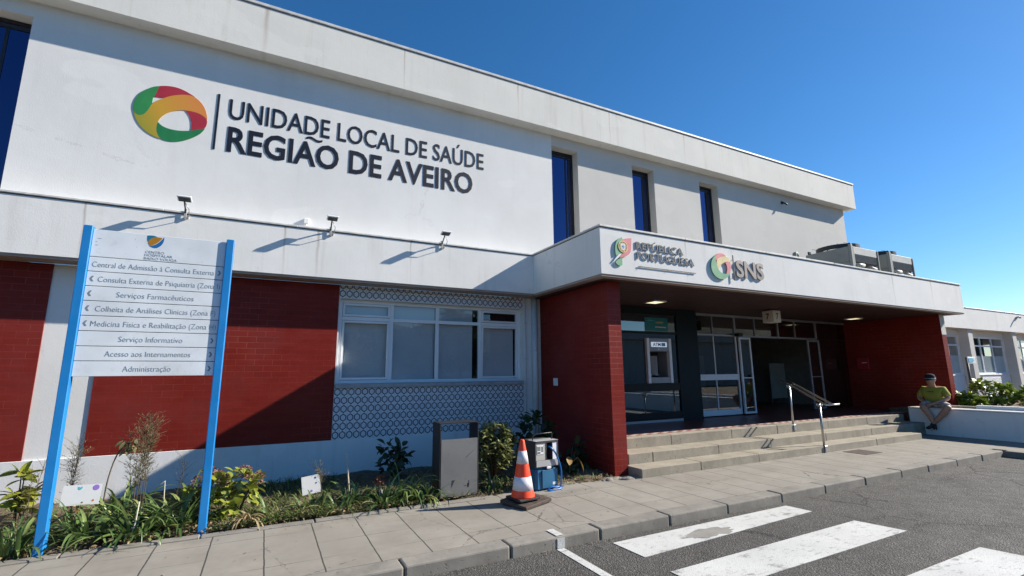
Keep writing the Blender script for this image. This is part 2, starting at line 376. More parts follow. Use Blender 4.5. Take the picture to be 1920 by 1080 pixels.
def m_leaf(name, cols, rough=0.5, trans=0.25, spec=0.4):
    m = M(name); r = m.island(); n = m.noise(20, 2)
    c = m.mix(r.ramp(0, 0.5), cols[0], cols[1])
    if len(cols) > 2: c = m.mix(r.ramp(0.6, 1.0), c, cols[2])
    c = m.mix(n.ramp(0.4, 0.75)*0.25, c, tuple(k*0.6 for k in cols[0]))
    m.set('Base Color', c).set('Roughness', rough).set('Specular IOR Level', spec)
    nt = m.nt; tl = nt.nodes.new('ShaderNodeBsdfTranslucent'); nt.links.new(c, tl.inputs[0])
    mx = nt.nodes.new('ShaderNodeMixShader'); mx.inputs[0].default_value = trans
    nt.links.new(m.b.outputs[0], mx.inputs[1]); nt.links.new(tl.outputs[0], mx.inputs[2])
    nt.links.new(mx.outputs[0], nt.nodes['Material Output'].inputs[0]); return m.m
MAT['strap'] = m_leaf('strap_leaf', [(0.05, 0.10, 0.03), (0.13, 0.21, 0.06), (0.34, 0.40, 0.13)], 0.38, 0.25, 0.6)
MAT['strap_dry'] = m_leaf('dry_strap_leaf', [(0.38, 0.29, 0.15), (0.50, 0.40, 0.22), (0.24, 0.15, 0.07)], 0.8)
MAT['hyd'] = m_leaf('hydrangea_leaf', [(0.20, 0.26, 0.045), (0.36, 0.38, 0.05), (0.13, 0.17, 0.04)], 0.45)
MAT['hydf'] = m_leaf('faded_flower', [(0.26, 0.12, 0.10), (0.40, 0.24, 0.20), (0.17, 0.07, 0.06)], 0.8)
MAT['redf'] = m_leaf('red_flower', [(0.30, 0.06, 0.04), (0.40, 0.12, 0.07), (0.14, 0.04, 0.03)], 0.8)
MAT['shrub'] = m_leaf('variegated_leaf', [(0.10, 0.14, 0.045), (0.26, 0.28, 0.10), (0.42, 0.40, 0.18)], 0.45)
MAT['darkleaf'] = m_leaf('dark_leaf', [(0.018, 0.035, 0.016), (0.035, 0.06, 0.024)], 0.4, 0.15)
MAT['wild'] = m_leaf('weed_leaf', [(0.10, 0.12, 0.05), (0.19, 0.19, 0.09), (0.28, 0.24, 0.12)], 0.7)
MAT['weedgreen'] = m_leaf('green_weed_leaf', [(0.07, 0.12, 0.03), (0.14, 0.20, 0.05), (0.26, 0.26, 0.10)], 0.6)
MAT['bright'] = m_leaf('bright_leaf', [(0.15, 0.24, 0.03), (0.28, 0.36, 0.05), (0.09, 0.14, 0.03)], 0.4)
MAT['ochreleaf'] = m_leaf('yellowed_leaf', [(0.42, 0.22, 0.05), (0.38, 0.24, 0.07)], 0.6)
MAT['litter'] = m_leaf('dry_litter', [(0.24, 0.16, 0.08), (0.40, 0.30, 0.17), (0.12, 0.07, 0.04)], 0.9)
MAT['tree'] = m_leaf('tree_leaf', [(0.035, 0.06, 0.02), (0.06, 0.095, 0.03)], 0.5)
MAT['stem'] = plain('stem', (0.13, 0.10, 0.06), 0.9, 0, 0.2, 30)
MAT['stem_pale'] = plain('pale_dry_stem', (0.58, 0.52, 0.42), 0.8, 0, 0.1, 30)
MAT['bark'] = plain('bark', (0.10, 0.075, 0.05), 0.95, 0, 0.3, 12, 0.6)
MAT['skin'] = plain('skin', (0.48, 0.26, 0.175), 0.55, 0, 0.06, 20)
MAT['shirt'] = plain('yellow_cotton', (0.33, 0.31, 0.045), 0.9, 0, 0.08, 12)
MAT['shorts'] = plain('beige_cotton', (0.50, 0.47, 0.44), 0.9, 0, 0.06, 12)
MAT['shoe'] = plain('black_shoe', (0.018, 0.018, 0.02), 0.6)
MAT['sole'] = plain('white_sole', (0.62, 0.62, 0.62), 0.6)
MAT['hat'] = plain('black_cap', (0.014, 0.014, 0.016), 0.9)
MAT['hair'] = plain('dark_hair', (0.03, 0.02, 0.015), 0.7)

# ------------------------------------------------------------------ geometry helpers
WP = {}                                            # world position of every object made here
class G:
    """collects geometry (world coordinates) for ONE mesh object"""
    def __init__(s): s.bm = bmesh.new(); s.mi = 0
    def _tag(s, faces):
        for f in faces: f.material_index = s.mi
    def box(s, x0, x1, y0, y1, z0, z1, bev=0.0, rot=None, seg=1):
        b = bmesh.new()
        vs = [b.verts.new((x, y, z)) for x in (x0, x1) for y in (y0, y1) for z in (z0, z1)]
        for q in ((0,1,3,2),(4,6,7,5),(0,4,5,1),(2,3,7,6),(0,2,6,4),(1,5,7,3)): b.faces.new([vs[i] for i in q])
        bmesh.ops.recalc_face_normals(b, faces=b.faces)
        if bev: bmesh.ops.bevel(b, geom=list(b.edges), offset=bev, segments=seg, affect='EDGES', profile=0.5)
        if rot is not None:
            c = Vector(((x0+x1)/2, (y0+y1)/2, (z0+z1)/2))
            bmesh.ops.transform(b, matrix=Matrix.Translation(c) @ rot.to_matrix().to_4x4() @ Matrix.Translation(-c), verts=b.verts)
        s.merge(b); return s
    def merge(s, b, smooth=False):
        mp = {}
        for v in b.verts: mp[v] = s.bm.verts.new(v.co)
        for f in b.faces:
            try:
                nf = s.bm.faces.new([mp[v] for v in f.verts]); nf.material_index = s.mi; nf.smooth = smooth or f.smooth
            except ValueError: pass
        b.free()
    def quad(s, *p):
        f = s.bm.faces.new([s.bm.verts.new(q) for q in p]); f.material_index = s.mi; return s
    def tube(s, pts, r, n=10, cap=True, smooth=True):
        pts = [Vector(p) for p in pts]; rr = r if isinstance(r, (list, tuple)) else [r]*len(pts)
        rings = []; prev = None
        for i, p in enumerate(pts):
            t = (pts[min(i+1, len(pts)-1)]-pts[max(i-1, 0)]).normalized()
            if prev is None:
                a = Vector((0, 0, 1)) if abs(t.z) < 0.9 else Vector((1, 0, 0)); u = t.cross(a).normalized()
            else: u = (prev - t*prev.dot(t)).normalized()
            prev = u; v = t.cross(u)
            rings.append([s.bm.verts.new(p+(u*cos(2*pi*k/n)+v*sin(2*pi*k/n))*rr[i]) for k in range(n)])
        for a, b in zip(rings, rings[1:]):
            for k in range(n):
                f = s.bm.faces.new((a[k], a[(k+1) % n], b[(k+1) % n], b[k])); f.smooth = smooth; f.material_index = s.mi
        if cap:
            for q in (rings[0][::-1], rings[-1]):
                f = s.bm.faces.new(q); f.material_index = s.mi
        return s
    def lathe(s, prof, cx, cy, n=32, smooth=True):
        rings = [[s.bm.verts.new((cx+r*cos(2*pi*k/n), cy+r*sin(2*pi*k/n), z)) for k in range(n)] for r, z in prof]
        for a, b in zip(rings, rings[1:]):
            for k in range(n):
                f = s.bm.faces.new((a[k], a[(k+1) % n], b[(k+1) % n], b[k])); f.smooth = smooth; f.material_index = s.mi
        for q in (rings[0][::-1], rings[-1]):
            f = s.bm.faces.new(q); f.material_index = s.mi
        return s
    def prism_xz(s, pts, y0, y1):
        """outline in the X-Z plane, real thickness along Y"""
        n = len(pts)
        a = [s.bm.verts.new((x, y0, z)) for x, z in pts]; b = [s.bm.verts.new((x, y1, z)) for x, z in pts]
        fs = []
        for i in range(n): fs.append(s.bm.faces.new((a[i], a[(i+1) % n], b[(i+1) % n], b[i])))
        fa = s.bm.faces.new(a); fb = s.bm.faces.new(b[::-1])
        for f in fs+[fa, fb]: f.material_index = s.mi
        bmesh.ops.recalc_face_normals(s.bm, faces=fs+[fa, fb])
        bmesh.ops.triangulate(s.bm, faces=[fa, fb]); return s
    def prism_xy(s, pts, z0, z1):
        n = len(pts)
        a = [s.bm.verts.new((x, y, z0)) for x, y in pts]; b = [s.bm.verts.new((x, y, z1)) for x, y in pts]
        fs = [s.bm.faces.new((a[i], a[(i+1) % n], b[(i+1) % n], b[i])) for i in range(n)]
        fs += [s.bm.faces.new(a[::-1]), s.bm.faces.new(b)]
        for f in fs: f.material_index = s.mi
        bmesh.ops.recalc_face_normals(s.bm, faces=fs); return s
    def wall(s, x0, x1, z0, z1, y, depth, holes):
        """wall facing -Y with real openings (front face, back face, reveals)"""
        xs = sorted({x0, x1, *[h[0] for h in holes], *[h[1] for h in holes]}); xs = [v for v in xs if x0 <= v <= x1]
        zs = sorted({z0, z1, *[h[2] for h in holes], *[h[3] for h in holes]}); zs = [v for v in zs if z0 <= v <= z1]
        solid = lambda i, k: 0 <= i < len(xs)-1 and 0 <= k < len(zs)-1 and not any(
            h[0] <= (xs[i]+xs[i+1])/2 <= h[1] and h[2] <= (zs[k]+zs[k+1])/2 <= h[3] for h in holes)
        yb = y+depth
        for i in range(len(xs)-1):
            for k in range(len(zs)-1):
                if not solid(i, k): continue
                a, b, c, d = xs[i], xs[i+1], zs[k], zs[k+1]
                s.quad((a, y, c), (b, y, c), (b, y, d), (a, y, d)); s.quad((a, yb, d), (b, yb, d), (b, yb, c), (a, yb, c))
                if not solid(i-1, k): s.quad((a, yb, c), (a, y, c), (a, y, d), (a, yb, d))
                if not solid(i+1, k): s.quad((b, y, c), (b, yb, c), (b, yb, d), (b, y, d))
                if not solid(i, k-1): s.quad((a, yb, c), (b, yb, c), (b, y, c), (a, y, c))
                if not solid(i, k+1): s.quad((a, y, d), (b, y, d), (b, yb, d), (a, yb, d))
        bmesh.ops.remove_doubles(s.bm, verts=s.bm.verts, dist=1e-5); return s
    def frame(s, x0, x1, z0, z1, y0, y1, t, bev=0.0):
        """rectangular frame, butt-jointed"""
        s.box(x0, x0+t, y0, y1, z0, z1, bev); s.box(x1-t, x1, y0, y1, z0, z1, bev)
        s.box(x0+t, x1-t, y0, y1, z0, z0+t, bev); s.box(x0+t, x1-t, y0, y1, z1-t, z1, bev); return s
    def obj(s, name, mat, parent=None, **kw):
        me = bpy.data.meshes.new(name); s.bm.to_mesh(me); s.bm.free()
        return link(name, me, mat, parent, **kw)
def link(name, me, mat, parent=None, label=None, cat=None, group=None, kind=None, smooth=False):
    for m_ in (mat if isinstance(mat, (list, tuple)) else [mat]): me.materials.append(MAT[m_] if isinstance(m_, str) else m_)
    n = len(me.vertices)
    lo = Vector([min(v.co[i] for v in me.vertices) for i in range(3)]); hi = Vector([max(v.co[i] for v in me.vertices) for i in range(3)])
    o0 = Vector(((lo.x+hi.x)/2, (lo.y+hi.y)/2, lo.z))
    me.transform(Matrix.Translation(-o0))
    o = bpy.data.objects.new(name, me); COL.objects.link(o)
    if smooth:
        for p in me.polygons: p.use_smooth = True
    WP[o] = o0
    if parent is not None: o.parent = parent; o.location = o0-WP[parent]
    else: o.location = o0
    tag(o, label, cat, group, kind); return o
def tag(o, label=None, cat=None, group=None, kind=None):
    if label: o['label'] = label
    if cat: o['category'] = cat
    if group: o['group'] = group
    if kind: o['kind'] = kind
    return o
def thing(name, loc, label, cat, group=None):
    o = bpy.data.objects.new(name, None); COL.objects.link(o); o.empty_display_size = 0.2
    o.location = loc; WP[o] = Vector(loc); return tag(o, label, cat, group)
def copy_tree(o, loc=None, rotz=None, label=None, parent=None):
    c = o.copy(); COL.objects.link(c)
    if parent is not None: c.parent = parent
    if loc is not None: c.location = loc
    if rotz is not None: c.rotation_euler = (0, 0, rotz)
    if label: c['label'] = label
    for ch in list(o.children): copy_tree(ch, parent=c)
    return c
def structure(name, g, mat): return g.obj(name, mat, kind='structure')

# lettering: built-in font turned into solid mesh, fitted to measured extents
_cap = {}
def raw_text(s, off, depth):
    cu = bpy.data.curves.new('lettering', 'FONT'); cu.body = s; cu.size = 1; cu.offset = off; cu.extrude = 0.5; cu.resolution_u = 3
    o = bpy.data.objects.new('lettering', cu); COL.objects.link(o)
    dg = bpy.context.evaluated_depsgraph_get(); dg.update()
    me = bpy.data.meshes.new_from_object(o.evaluated_get(dg)); bpy.data.objects.remove(o); bpy.data.curves.remove(cu)
    return me
def text_mesh(s, x0, x1, z0, cap, y_front, depth, off=0.0, axis='x', flip=False):
    if off not in _cap:
        t = raw_text('H', off, 1); _cap[off] = (min(v.co.y for v in t.vertices), max(v.co.y for v in t.vertices)); bpy.data.meshes.remove(t)
    me = raw_text(s, off, 1); lo, hi = _cap[off]
    a, b = min(v.co.x for v in me.vertices), max(v.co.x for v in me.vertices)
    sx = (x1-x0)/(b-a); sz = cap/(hi-lo)
    for v in me.vertices:
        X_, Z_ = x0+(v.co.x-a)*sx, z0+(v.co.y-lo)*sz; D = y_front+(0.5-v.co.z)*depth
        v.co = (X_, D, Z_) if axis == 'x' else (D, -X_, Z_)
    return me
def lettering(s, x0, x1, z0, cap, y_front, depth, mat, parent, off=0.0, name='lettering', **kw):
    return link(name, text_mesh(s, x0, x1, z0, cap, y_front, depth, off), mat, parent, **kw)

# ------------------------------------------------------------------ ground, road, pavement
structure('ground', G().quad((-400, -400, -0.03), (400, -400, -0.03), (400, 400, -0.03), (-400, 400, -0.03)), 'soil')
def sky_block_ridge():  # unseen ridge added to keep the low yellow sky out of the glass
    b = bmesh.new(); rows = []
    for j, (yy, hh) in enumerate(((-70, 0), (-84, .75), (-110, 1), (-160, .6), (-200, 0))):
        rows.append([b.verts.new((-180+12*i, yy+4*sin(i*1.3), -0.02+hh*(13+4*sin(i*.45)+2.5*sin(i*1.7)+sin(i*3.1)+max(0, i-20)*1.4))) for i in range(41)])
    for a, c in zip(rows, rows[1:]):
        for i in range(40): b.faces.new((a[i], a[i+1], c[i+1], c[i]))
    g = G(); g.merge(b, True); structure('sky_block_ridge', g, 'sky_block')
sky_block_ridge()
structure('road', G().quad((-60, -60, 0), (12.95, -60, 0), (12.95, 4.3, 0), (-60, 4.3, 0)), 'asphalt')
g = G()
joints = [-12+i for i in range(12)]+[0.15, 1.15, 2.14, 3.163, 4.12, 5.06, 6.09, 7.05, 8.06, 9.10, 9.97, 11.0, 12.0, 12.94]
for a, b in zip(joints, joints[1:]):
    dz = random.uniform(-0.004, 0.004); dy = random.uniform(-0.006, 0.006)
    g.box(a+0.007, b-0.007, 4.215+dy, 4.43, -0.2, 0.112+dz, 0.016, seg=2)
y = 4.205
while y > -12:
    g.box(12.94+random.uniform(-.005, .005), 13.14, y-0.99, y-0.005, -0.2, 0.112, 0.016, seg=2); y -= 1.0
structure('kerb', g, 'kerb')
g = G(); g.box(-12, 14.75, 4.43, 5.86, -0.1, 0.106); g.box(2.62, 14.75, 5.86, 6.16, -0.1, 0.1055)
g.box(13.14, 14.75, -12, 4.43, -0.1, 0.106)
structure('pavement', g, 'pave')
g = G(); xs = [-12+1.05*i for i in range(14)]+[2.60]
for a, b in zip(xs, xs[1:]): g.box(a+.004, b-.004, 5.862, 5.965, -0.1, 0.125+random.uniform(-.004, .004), 0.01)
structure('bed_edging', g, 'kerb')
g = G(); g.box(2.645, 2.73, 4.2095, 4.2135, 0.002, 0.095)
g.prism_xy([(2.63, 4.20), (2.715, 4.20), (2.715, 0.2), (2.63, 0.2)], 0.002, 0.005)
g.box(2.645, 2.73, 4.232, 4.425, 0.1135, 0.117)
structure('parking_line', g, 'paint')
for i, q in enumerate(([(3.215, 4.085), (3.235, 3.65), (6.02, 3.79), (5.985, 4.095)], [(3.20, 3.30), (3.21, 2.86), (6.17, 2.885), (6.07, 3.345)],
                       [(3.20, 2.31), (3.20, 1.86), (6.30, 1.88), (6.21, 2.315)], [(3.2, 1.32), (3.2, 0.88), (6.2, 0.88), (6.2, 1.32)])):
    structure('crossing_stripe', G().prism_xy(q, 0.002, 0.006), 'paint')
# repaired asphalt blister breaking the first stripe
rp = random.Random(12)
structure('asphalt_patch', G().prism_xy([(4.30+0.36*cos(t)*rp.uniform(.72, 1.15), 3.84+0.115*sin(t)*rp.uniform(.65, 1.2)) for t in [k*pi/14 for k in range(28)]], 0.001, 0.009), 'patch')
# soil of the flower bed: a bumpy sheet
def soil():
    bm = bmesh.new(); nx, ny = 150, 34; vs = []
    rnd = random.Random(3)
    for j in range(ny+1):
        row = []
        for i in range(nx+1):
            x = -10+14.88*i/nx; y_ = 5.955+2.275*j/ny
            z = 0.085+0.05*min(1, j/6)+0.02*sin(x*3.1+y_*2)+0.015*sin(x*7.3-y_*5)+rnd.uniform(-.012, .012)
            if j == 0: z = 0.06
            row.append(bm.verts.new((x, y_, z)))
        vs.append(row)
    for j in range(ny):
        for i in range(nx):
            f = bm.faces.new((vs[j][i], vs[j][i+1], vs[j+1][i+1], vs[j+1][i])); f.smooth = True
    g = G(); g.bm.free(); g.bm = bm; structure('flower_bed_soil', g, 'soil')
soil()
tag(G().box(10.22, 10.79, 5.26, 5.69, 0.095, 0.111).obj('drain_cover', 'iron'), 'dark flat iron drain cover set in the pavement before the steps', 'drain cover')

# ------------------------------------------------------------------ main building
BLD = thing('hospital_building', (5, 9, 0), 'white two storey hospital building with red tiled panels and flat roof', 'building')
g = G().wall(-6.5, 5.256, 3.95, 6.872, 8.235, 0.3, [(-4.25, -3.245, 4.02, 6.64)]); g.obj('upper_wall', 'wall_white', BLD)
HW = [(5.256, 5.95, 4.05, 6.63), (7.546, 8.245, 4.05, 6.63), (9.836, 10.535, 4.05, 6.63)]
g = G().wall(5.256, 16.53, 3.95, 6.872, 8.235, 0.3, HW)
for a in (16.23, -6.5): G().box(a, a+.3, 8.536, 18, 3.95, 6.872).obj('end_wall', 'wall_greige', BLD)
g.obj('upper_wall', 'wall_greige', BLD, label='greige right half of the upper wall')
g = G().box(-7, 16.80, 7.975, 18.3, 6.872, 7.675); g.obj('roof', 'roof_fascia', BLD)
g = G().box(-7, 16.815, 7.955, 18.3, 7.692, 7.745, 0.006); g.obj('roof_coping', 'cap', BLD)
G().box(-7, 16.79, 7.985, 18.2, 7.6755, 7.6915).obj('coping_groove', 'cap_dark', BLD)
for h in [(-4.25, -3.245, 4.02, 6.64)]+HW:
    x0, x1, z0, z1 = h
    f = G().frame(x0+.003, x1-.003, z0+.003, z1-.003, 8.435, 8.50, 0.045, 0.004)
    f.box(x0+.05, x1-.05, 8.44, 8.495, z1-0.13, z1-0.09)
    f.box(x0+.05+(x1-x0)*.62, x0+.085+(x1-x0)*.62, 8.445, 8.49, z0+.05, z1-.131)
    o = f.obj('window', 'darkframe', BLD)
    G().box(x0+.045, x1-.045, 8.455, 8.461, z0+.045, z1-.045).obj('pane', 'glass_blue', o)
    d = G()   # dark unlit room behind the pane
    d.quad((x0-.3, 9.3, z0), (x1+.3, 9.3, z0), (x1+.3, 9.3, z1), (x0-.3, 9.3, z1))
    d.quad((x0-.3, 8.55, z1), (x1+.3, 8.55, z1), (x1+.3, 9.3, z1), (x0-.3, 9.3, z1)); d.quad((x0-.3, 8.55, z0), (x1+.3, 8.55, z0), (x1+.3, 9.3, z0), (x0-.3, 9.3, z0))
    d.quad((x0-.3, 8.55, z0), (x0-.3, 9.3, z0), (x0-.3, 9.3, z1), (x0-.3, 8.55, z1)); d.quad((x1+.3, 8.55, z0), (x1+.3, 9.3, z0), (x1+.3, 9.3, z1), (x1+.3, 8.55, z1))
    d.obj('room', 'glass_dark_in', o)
# lower wall layers
WX0 = 1.035; WX1 = 4.487; WZ0 = 1.535; WZ1 = 2.94
G().wall(-6.5, 4.897, 0.0, 3.165, 8.252, 0.28, [(WX0, WX1, WZ0-.07, WZ1)]).obj('lower_wall', 'wall_white', BLD)
G().box(-6.5, 4.897, 8.226, 8.2515, 0.0, 0.662, 0.004).obj('plinth', 'plinth', BLD)
G().box(-6.5, -2.60, 8.236, 8.2515, 0.664, 3.164).obj('red_tile_panel', 'brick', BLD)
G().box(-2.018, 1.010, 8.236, 8.2515, 0.664, 3.164).obj('red_tile_panel', 'brick', BLD)
G().box(1.0125, 4.49, 8.238, 8.2515, 0.664, 1.462).obj('patterned_tile_panel', 'hex', BLD)
G().box(1.0125, 4.49, 8.238, 8.2515, 2.945, 3.164).obj('patterned_tile_panel', 'hex', BLD)
# ribbon window
f = G(); y0, y1 = 8.362, 8.430
f.frame(WX0+.002, WX1-.002, WZ0, WZ1-.002, y0, y1, 0.055, 0.004)
for mx in (1.922, 2.763, 3.615): f.box(mx-.032, mx+.032, y0+.002, y1-.002, WZ0+.055, WZ1-.057, 0.004)
ed = [WX0+.057, 1.890, 1.954, 2.731, 2.795, 3.583, 3.647, WX1-.057]
for i in range(4): f.box(ed[2*i], ed[2*i+1], y0+.004, y1-.004, 2.589, 2.650, 0.004)
win = f.obj('window', 'alu', BLD)
for i in (0, 3):
    for z0, z1 in ((WZ0+.057, 2.587), (2.652, WZ1-.059)):
        s_ = G().frame(ed[2*i]+.004, ed[2*i+1]-.004, z0+.004, z1-.004, y0-.012, y1-.03, 0.035, 0.003)
        if i == 3 and z0 < 2:   # bottom sash hangs slightly open, tilted outwards
            bmesh.ops.rotate(s_.bm, cent=(ed[6], y0, z1), matrix=Matrix.Rotation(R(2.2), 3, 'X'), verts=s_.bm.verts)
        s_.obj('sash', 'alu', win)
for i in range(4):
    for z0, z1 in ((WZ0+.055, 2.589), (2.650, WZ1-.057)):
        G().box(ed[2*i], ed[2*i+1], 8.392, 8.398, z0, z1).obj('pane', 'glass', win)
G().box(ed[0], ed[3], 8.452, 8.456, WZ0, WZ1-.01).obj('roller_blind', 'blind', win)
G().box(ed[4], 3.49, 8.454, 8.458, WZ0+.03, WZ1-.01).obj('roller_blind', 'blind', win)
G().box(ed[6]+.05, ed[7]-.06, 8.456, 8.460, WZ0, 2.57).obj('roller_blind', 'blind', win)
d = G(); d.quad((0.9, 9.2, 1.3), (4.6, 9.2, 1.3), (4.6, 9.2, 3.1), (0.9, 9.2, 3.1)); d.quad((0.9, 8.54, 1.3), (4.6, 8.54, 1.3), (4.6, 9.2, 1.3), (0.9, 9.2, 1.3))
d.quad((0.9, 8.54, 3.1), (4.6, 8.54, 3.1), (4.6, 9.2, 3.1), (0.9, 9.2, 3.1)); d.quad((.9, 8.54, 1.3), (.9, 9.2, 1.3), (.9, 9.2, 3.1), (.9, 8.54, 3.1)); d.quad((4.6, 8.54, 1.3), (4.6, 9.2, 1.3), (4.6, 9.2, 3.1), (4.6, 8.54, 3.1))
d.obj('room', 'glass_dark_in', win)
G().box(1.022, 4.482, 8.205, 8.50, 1.4635, 1.533, 0.006).obj('sill', 'sill', win)
# downpipe and conduit in the corner
p = G().tube([(4.725, 8.185, 0.45), (4.725, 8.185, 3.163)], 0.058, 16)
for z in (0.9, 2.1): p.tube([(4.725, 8.185, z), (4.725, 8.185, z+.05)], 0.064, 16)
p.obj('downpipe', 'pipe', BLD)
p = G().tube([(4.545, 8.235, 0.6), (4.545, 8.235, 3.163)], 0.012, 8)
for z in (1.25, 1.95, 2.65, 3.05): p.box(4.515, 4.575, 8.222, 8.251, z, z+.02)
p.obj('conduit', 'pipe', BLD)
# lower fascia over the windows
G().box(-6.5, 4.538, 7.88, 8.234, 3.20, 3.948).obj('fascia', 'fascia', BLD)
G().box(-6.5, 4.538, 7.895, 8.234, 3.1655, 3.1995).obj('fascia_lip', 'lip', BLD)
G().box(-6.5, 4.538, 7.89, 8.234, 3.9485, 3.9635).obj('coping_groove', 'cap_dark', BLD)
g = G(); xs = [-6.5, -3.9, -1.43, 0.29, 2.1, 4.538]
for a, b in zip(xs, xs[1:]): g.box(a+.003, b-.003, 7.862, 8.234, 3.964, 3.995, 0.005)
g.obj('coping', 'cap', BLD)
# entrance canopy (a part of the building)
CX0, CX1, CY0 = 4.54, 16.88, 5.76
g = G(); g.box(CX0, CX1, CY0, CY0+.2, 3.20, 3.948); g.box(CX0, CX0+.2, CY0+.2, 8.234, 3.20, 3.948); g.box(CX1-.2, CX1, CY0+.2, 8.234, 3.20, 3.948)
can = g.obj('canopy', 'fascia', BLD)
g = G(); g.box(CX0+.012, CX1-.012, CY0+.012, CY0+.16, 3.1655, 3.1995); g.box(CX0+.012, CX0+.16, CY0+.16, 8.234, 3.1655, 3.1995); g.box(CX1-.16, CX1-.012, CY0+.16, 8.234, 3.1655, 3.1995)
g.obj('canopy_lip', 'lip', can)
g = G(); g.box(CX0+.01, CX1-.01, CY0+.01, CY0+.19, 3.9485, 3.9635); g.box(CX0+.01, CX0+.19, CY0+.19, 8.234, 3.9485, 3.9635); g.box(CX1-.19, CX1-.01, CY0+.19, 8.234, 3.9485, 3.9635)
g.obj('coping_groove', 'cap_dark', can)
g = G(); xs = [CX0-.018, 6.4, 8.6, 10.9, 13.35, 15.2, CX1+.018]
for a, b in zip(xs, xs[1:]): g.box(a+.003, b-.003, CY0-.018, CY0+.22, 3.964, 4.0+random.uniform(-.004, .004), 0.005)
g.box(CX0-.018, CX0+.22, CY0+.223, 8.234, 3.964, 3.997, 0.005); g.box(CX1-.22, CX1+.018, CY0+.223, 8.234, 3.964, 3.997, 0.005)
g.obj('coping', 'cap', can)
G().box(CX0+.2, CX1-.2, CY0+.2, 8.234, 3.80, 3.86).obj('roof_slab', 'roofing', can)
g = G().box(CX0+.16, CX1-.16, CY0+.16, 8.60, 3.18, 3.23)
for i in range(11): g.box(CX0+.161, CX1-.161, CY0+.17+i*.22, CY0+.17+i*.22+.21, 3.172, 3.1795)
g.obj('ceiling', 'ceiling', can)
# side walls of the entrance
G().box(4.90, 5.163, 6.095, 8.53, 0.0, 3.165).obj('entrance_wall', 'brick', BLD)
rw = G().box(16.25, 16.505, 6.095, 8.75, 0.0, 3.165).obj('entrance_wall', 'brick', BLD)
g = G().box(16.2505, 16.5045, 6.0915, 6.0945, 2.62, 3.164); g.box(16.5055, 16.509, 6.0915, 8.23, 2.62, 3.164); g.obj('beige_band', 'wall_greige', rw)
# interior hall
g = G(); g.box(5.165, 16.248, 6.80, 8.62, 0.0, 0.565); g.box(2.0, 24, 8.62, 15, 0.0, 0.565); g.obj('hall_floor', 'floor_red_shaded', BLD)
G().box(5.166, 16.246, 6.81, 7.02, 0.5655, 0.569).obj('sunlit_tile_strip', 'checker', BLD)
g = G(); g.box(4.9, 16.6, 13.5, 13.7, 0.565, 3.3); g.box(4.7, 4.9, 8.75, 13.5, 0.565, 3.3); g.box(16.55, 16.75, 8.76, 13.5, 0.565, 3.3); g.box(4.9, 16.5, 8.76, 13.5, 3.3, 3.4)
g.obj('hall_wall', 'interior', BLD)
# bank front with the cash machine
yb = 8.24
bf = G()
bf.box(5.165, 8.655, yb+.004, yb+.08, 0.632, 0.785); bf.box(5.165, 8.655, yb+.006, yb+.08, 1.255, 1.432)
bf.box(5.165, 8.655, yb+.004, yb+.08, 2.552, 2.605); bf.box(5.165, 8.655, yb+.008, yb+.08, 2.995, 3.165)
front = bf.obj('bank_front', 'blackframe', BLD)
G().box(8.657, 9.345, yb, yb+.34, 0.568, 3.165).obj('column', 'tealframe', front)
G().box(5.165, 8.655, yb-.03, yb+.08, 0.572, 0.630, 0.004).obj('threshold', 'alu_grey', front)
for x0, x1, z0, z1 in ((5.165, 7.663, 1.434, 2.550), (8.428, 8.655, 1.434, 2.550), (7.665, 8.426, 2.452, 2.550), (5.165, 8.655, 0.787, 1.253), (5.165, 8.655, 2.607, 2.993)):
    G().box(x0, x1, yb+.03, yb+.036, z0, z1).obj('pane', 'glass_dark', front)
G().box(5.2, 8.65, yb+.40, yb+.42, 0.6, 3.16).obj('backing', 'box_dark', front)
# sliding door front
yd = 8.52
f = G()
f.box(9.36, 16.54, yd, yd+.07, 3.105, 3.165, 0.004); f.box(9.36, 14.70, yd-.02, yd+.10, 2.59, 2.635, 0.004)
for x, t in ((9.385, .03), (11.09, .03), (12.92, .025), (14.72, .028), (16.52, .02)): f.box(x-t, x+t, yd+.002, yd+.068, 2.637, 3.103, 0.003)
for x in (10.235, 11.91, 13.70): f.box(x-.014, x+.014, yd+.004, yd+.06, 2.637, 3.103)
door = f.obj('entrance_front', 'alu_grey', BLD)
f = G(); f.box(9.36, 11.06, yd, yd+.06, 0.592, 0.735, 0.004); f.box(9.38, 11.06, yd-.004, yd+.056, 1.468, 1.612, 0.004)
f.box(9.36, 9.41, yd+.002, yd+.058, 0.737, 1.466); f.box(9.36, 9.41, yd+.002, yd+.058, 1.614, 2.588); f.box(11.06, 11.112, yd, yd+.06, 0.592, 2.588, 0.003)
f.box(10.222, 10.25, yd+.004, yd+.05, 0.737, 1.466); f.box(10.222, 10.25, yd+.004, yd+.05, 1.614, 2.588)
fx = f.obj('fixed_panel', 'alu', door)
G().box(9.41, 11.06, yd+.02, yd+.026, 0.735, 2.59).obj('pane', 'glass_door', fx)
for x0, x1 in ((11.125, 11.575), (14.11, 14.69)):
    s_ = G().frame(x0, x1, 0.60, 2.575, yd-.075, yd-.03, 0.052, 0.003); s_.box(x0+.052, x1-.052, yd-.07, yd-.035, 1.50, 1.525)
    l = s_.obj('sliding_door', 'alu' if x0 < 12 else 'alu_grey', door)
    G().box(x0+.052, x1-.052, yd-.055, yd-.05, 0.652, 2.523).obj('pane', 'glass_door', l)
G().box(9.41, 16.50, yd+.03, yd+.036, 2.637, 3.103).obj('pane', 'glass_door', door)
G().box(14.72, 16.50, yd+.03, yd+.036, 0.60, 2.60).obj('pane', 'glass_door', door)
G().box(14.72, 16.50, yd+.01, yd+.05, 2.60, 2.635).obj('rail', 'darkframe', door)
G().box(11.02, 11.19, yd-.16, yd-.021, 2.60, 2.68, 0.01).obj('door_sensor', 'black', door)
